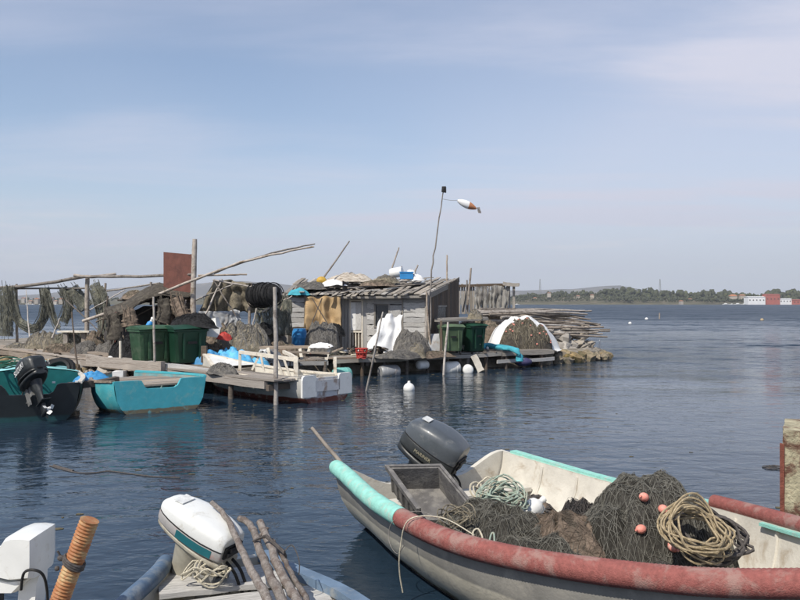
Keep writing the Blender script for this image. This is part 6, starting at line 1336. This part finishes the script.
# turquoise cloth trailing over the deck edge
rows = []
P = spline([V(*gd(476, 350.5, .68).xy, .72), V(*gd(486, 349, .70).xy, .82), V(*gd(497, 350, .70).xy, .82), V(*gd(508, 351, .68).xy, .78), V(*gd(516, 352, .68).xy, .74), at(519, 355.5, 29.15), at(519.5, 361.5, 29.1)], 34)
for i, p in enumerate(P):
    t_ = (P[min(i + 1, 33)] - P[max(i - 1, 0)]).normalized(); F3 = frame(t_, (0, -.3, 1), (0, 0, 0)).to_3x3(); w_ = lerp(.2, .13, i / 33)
    rows.append([p + F3 @ V(0, math.cos(a) * w_ * (1.0 + .35 * noise.noise((i * .4, a * 2, 3))), math.sin(a) * w_ * .55 * (1 + .4 * noise.noise((i * .4, a * 2, 8)))) for a in [6.283 * j / 14 for j in range(14)]])
m_ = MB(); m_.grid(rows, closeu=True); single('turquoise_cloth', m_, T['cloth_turq'], 'turquoise net cloth trailing over the deck edge', 'cloth', 180)
m_ = MB(); m_.ball(at(523, 361.8, 30.4), (.36, .2, .17), 14, 8); m_.tube([at(519, 361, 30.4), at(519, 353, 29.6)], .012, 4); single('fender', m_, mat('purple_blue_fender', (.06, .055, .13), .2, .5, 5, .1, 30), 'dark violet fender hanging under the deck edge', 'fender', 60)
m_ = MB(); q = at(598.5, 348.5, 36.2); m_.add([q + V(-.08, 0, -.2), q + V(.10, 0, -.2), q + V(.10, .02, .30), q + V(.06, .03, .42), q + V(-.02, .1, -.2), q + V(.12, .1, -.2), q + V(.10, .1, .30)], [(0, 1, 2, 3), (1, 5, 6, 2), (5, 4, 3, 6), (4, 0, 3), (2, 6, 3)]); single('white_marker', m_, T['white_plastic'], 'white pointed marker standing on the tip rocks', 'marker')

# floats under the deck and in the basin
def drum(c, L, r, ang, m, label, name='float_drum', grp=None, band=None):
    t = thing(name, label, 'float', c, grp); Mx = Matrix.Translation(c) @ Matrix.Rotation(ang, 4, 'Z') @ Matrix.Rotation(R(90), 4, 'Y')
    mb = MB(); mb.lathe([(r * .3, -L / 2), (r * .8, -L * .48), (r, -L * .38), (r, L * .38), (r * .8, L * .48), (r * .3, L / 2)], 16, Mx); obj('shell', mb, T[m], t, 50)
    for z in (-.2, .2): mb = MB(); mb.lathe([(r * 1.0, z * L - .015), (r * 1.03, z * L), (r * 1.0, z * L + .015)], 16, Mx); obj('rib', mb, T[band or m], t, 50)
da = math.atan2(dd_.y, dd_.x)
T['foam_teal'] = mat('teal_float', (.16, .42, .38), .2, .6, 5, .2, 30)
for px, py, L, r_, m, lab, ang in ((342, 373, .62, .24, 'foam_teal', 'pale teal drum float at the corner of the deck', 0), (389, 369.5, .75, .24, 'metal_grey', 'grey-blue drum float under the deck edge', 0), (422.5, 364.5, .46, .16, 'white_plastic', 'small white float high under the deck edge', .2), (451, 367, .66, .25, 'white_plastic', 'white drum float beside the straight pale pole', 0)):
    u_ = min(max((px - 336) / (545 - 336), 0), 1); q_ = E0 + (E1 - E0) * u_; q_ = at(px, 0, q_.y - .28); drum(V(q_.x, q_.y, .12 if py > 366 else .30), L, r_, da + ang, m, lab)
p = at(468, 0, 28.2); drum(V(p.x, p.y, .10), .42, .19, da + 1.0, 'white_plastic', 'upright white drum float next to the slanting white plank')
plank('white_plank', V(*at(481, 0, 28.35).xy, .04), at(473.5, 355.5, 28.35), .24, .06, 'white_wood', None, (0, -1, .3)); tag(bpy.data.objects['white_plank'], 'white plank slanting from the deck edge into the water', 'plank')
def buoy(p, r, label, m='white_plastic', pin=True, grp=None):
    t = thing('mooring_buoy', label, 'buoy', p, grp); mb = MB(); mb.ball(p + V(0, 0, r * .25), r, 18, 12); obj('ball', mb, T[m], t, 180)
    if pin: mb = MB(); mb.lathe([(r * .3, 0), (r * .22, r * .35), (r * .12, r * .4)], 10, Matrix.Translation(p + V(0, 0, r * 1.18))); obj('eye', mb, T[m], t, 40)
buoy(gd(409, 390), .165, 'round white mooring buoy floating before the hut deck')
for px, py in ((630, 323.8), (646.5, 319.5)): buoy(gd(px, py),  .20 if px < 640 else .24, 'white buoy far out on the open water', pin=False, grp='buoys out on the open water')
buoy(gd(762, 320.5), .25, 'lone dull buoy far out towards the sheds', m='rope_beige', pin=False)
pole([V(*gd(659.5, 319).xy, -1), gd(659.5, 319), at(659.5, 313, 123)], .14, .10, 'thin stake rising from the open water near the buoys', 'channel_stake')
# rope floating on the basin
P = spline([gd(50, 466), gd(60, 469), gd(78, 473), gd(95, 473), gd(110, 471.5), gd(130, 474), gd(155, 477), gd(180, 478)], 60); m_ = MB(); m_.tube([p + V(0, 0, .004) for p in P], .012, 5); m_.tube([p + V(.05, .02, .004) for p in P[:14]], .02, 5); single('floating_rope', m_, T['rope_dark'], 'weedy dark rope floating across the basin', 'rope', 60)
mb = MB(); loops(gd(776, 468) + V(0, 0, .01), Matrix.Identity(3), 3, .14, .10, .006, 71, .004, .003, 20, mb=mb, oc=.4); single('rope_loop', mb, T['rope_dark'], 'dark loops standing in for rippled reflection beside the concrete pier', 'rope', 60)  # dark loops modelled in place of ripples and a reflection

random.seed(191); m_ = MB()
for k in range(260):
    q = random.random()
    if q < .45: p = A0 + (A1 - A0) * random.uniform(.35, 1.05) + V(random.gauss(-.9, .9), random.gauss(-.9, .9), 0)
    elif q < .75: p = E0 + (E1 - E0) * random.random() + V(random.gauss(.3, .5), random.gauss(-1.0, .8), 0)
    else: p = V(random.uniform(-4, 5), random.uniform(8, 24), 0)
    p = V(p.x, p.y, .004); a = random.uniform(0, 6.28); r_ = random.uniform(.015, .07); m_.prism([(p.x + r_ * random.uniform(.5, 1.3) * math.cos(a + i), p.y + r_ * random.uniform(.3, .8) * math.sin(a + i)) for i in (0, 1.3, 2.6, 3.9, 5.1)], .001, .006)
o = obj('floating_weed', m_, mat('drifting_weed', (.12, .10, .055), .5, .8, 20, .2, 40)); o['kind'] = 'stuff'; o['label'] = 'flecks of weed and scum drifting on the basin'; o['category'] = 'weed'

# ------------------------------------------------------------------ haze over the lagoon
HAZE = 1
if HAZE:
    mb = MB(); mb.box((0, 4000, 198), (19000, 8400, 400)); hz = obj('haze', mb, None) if False else link('haze', (lambda b: b.mesh('haze', bpy.data.materials.new('haze_air')))(mb)); hz['kind'] = 'stuff'
    hm_ = hz.data.materials[0]; hm_.use_nodes = True; t = hm_.node_tree; t.nodes.clear(); ov = nd(t, 'ShaderNodeOutputMaterial'); vp = nd(t, 'ShaderNodeVolumePrincipled')
    vp.inputs['Color'].default_value = (.86, .93, 1, 1); vp.inputs['Density'].default_value = 1.25e-4; vp.inputs['Anisotropy'].default_value = 0; lk(t, vp.outputs[0], ov.inputs['Volume'])
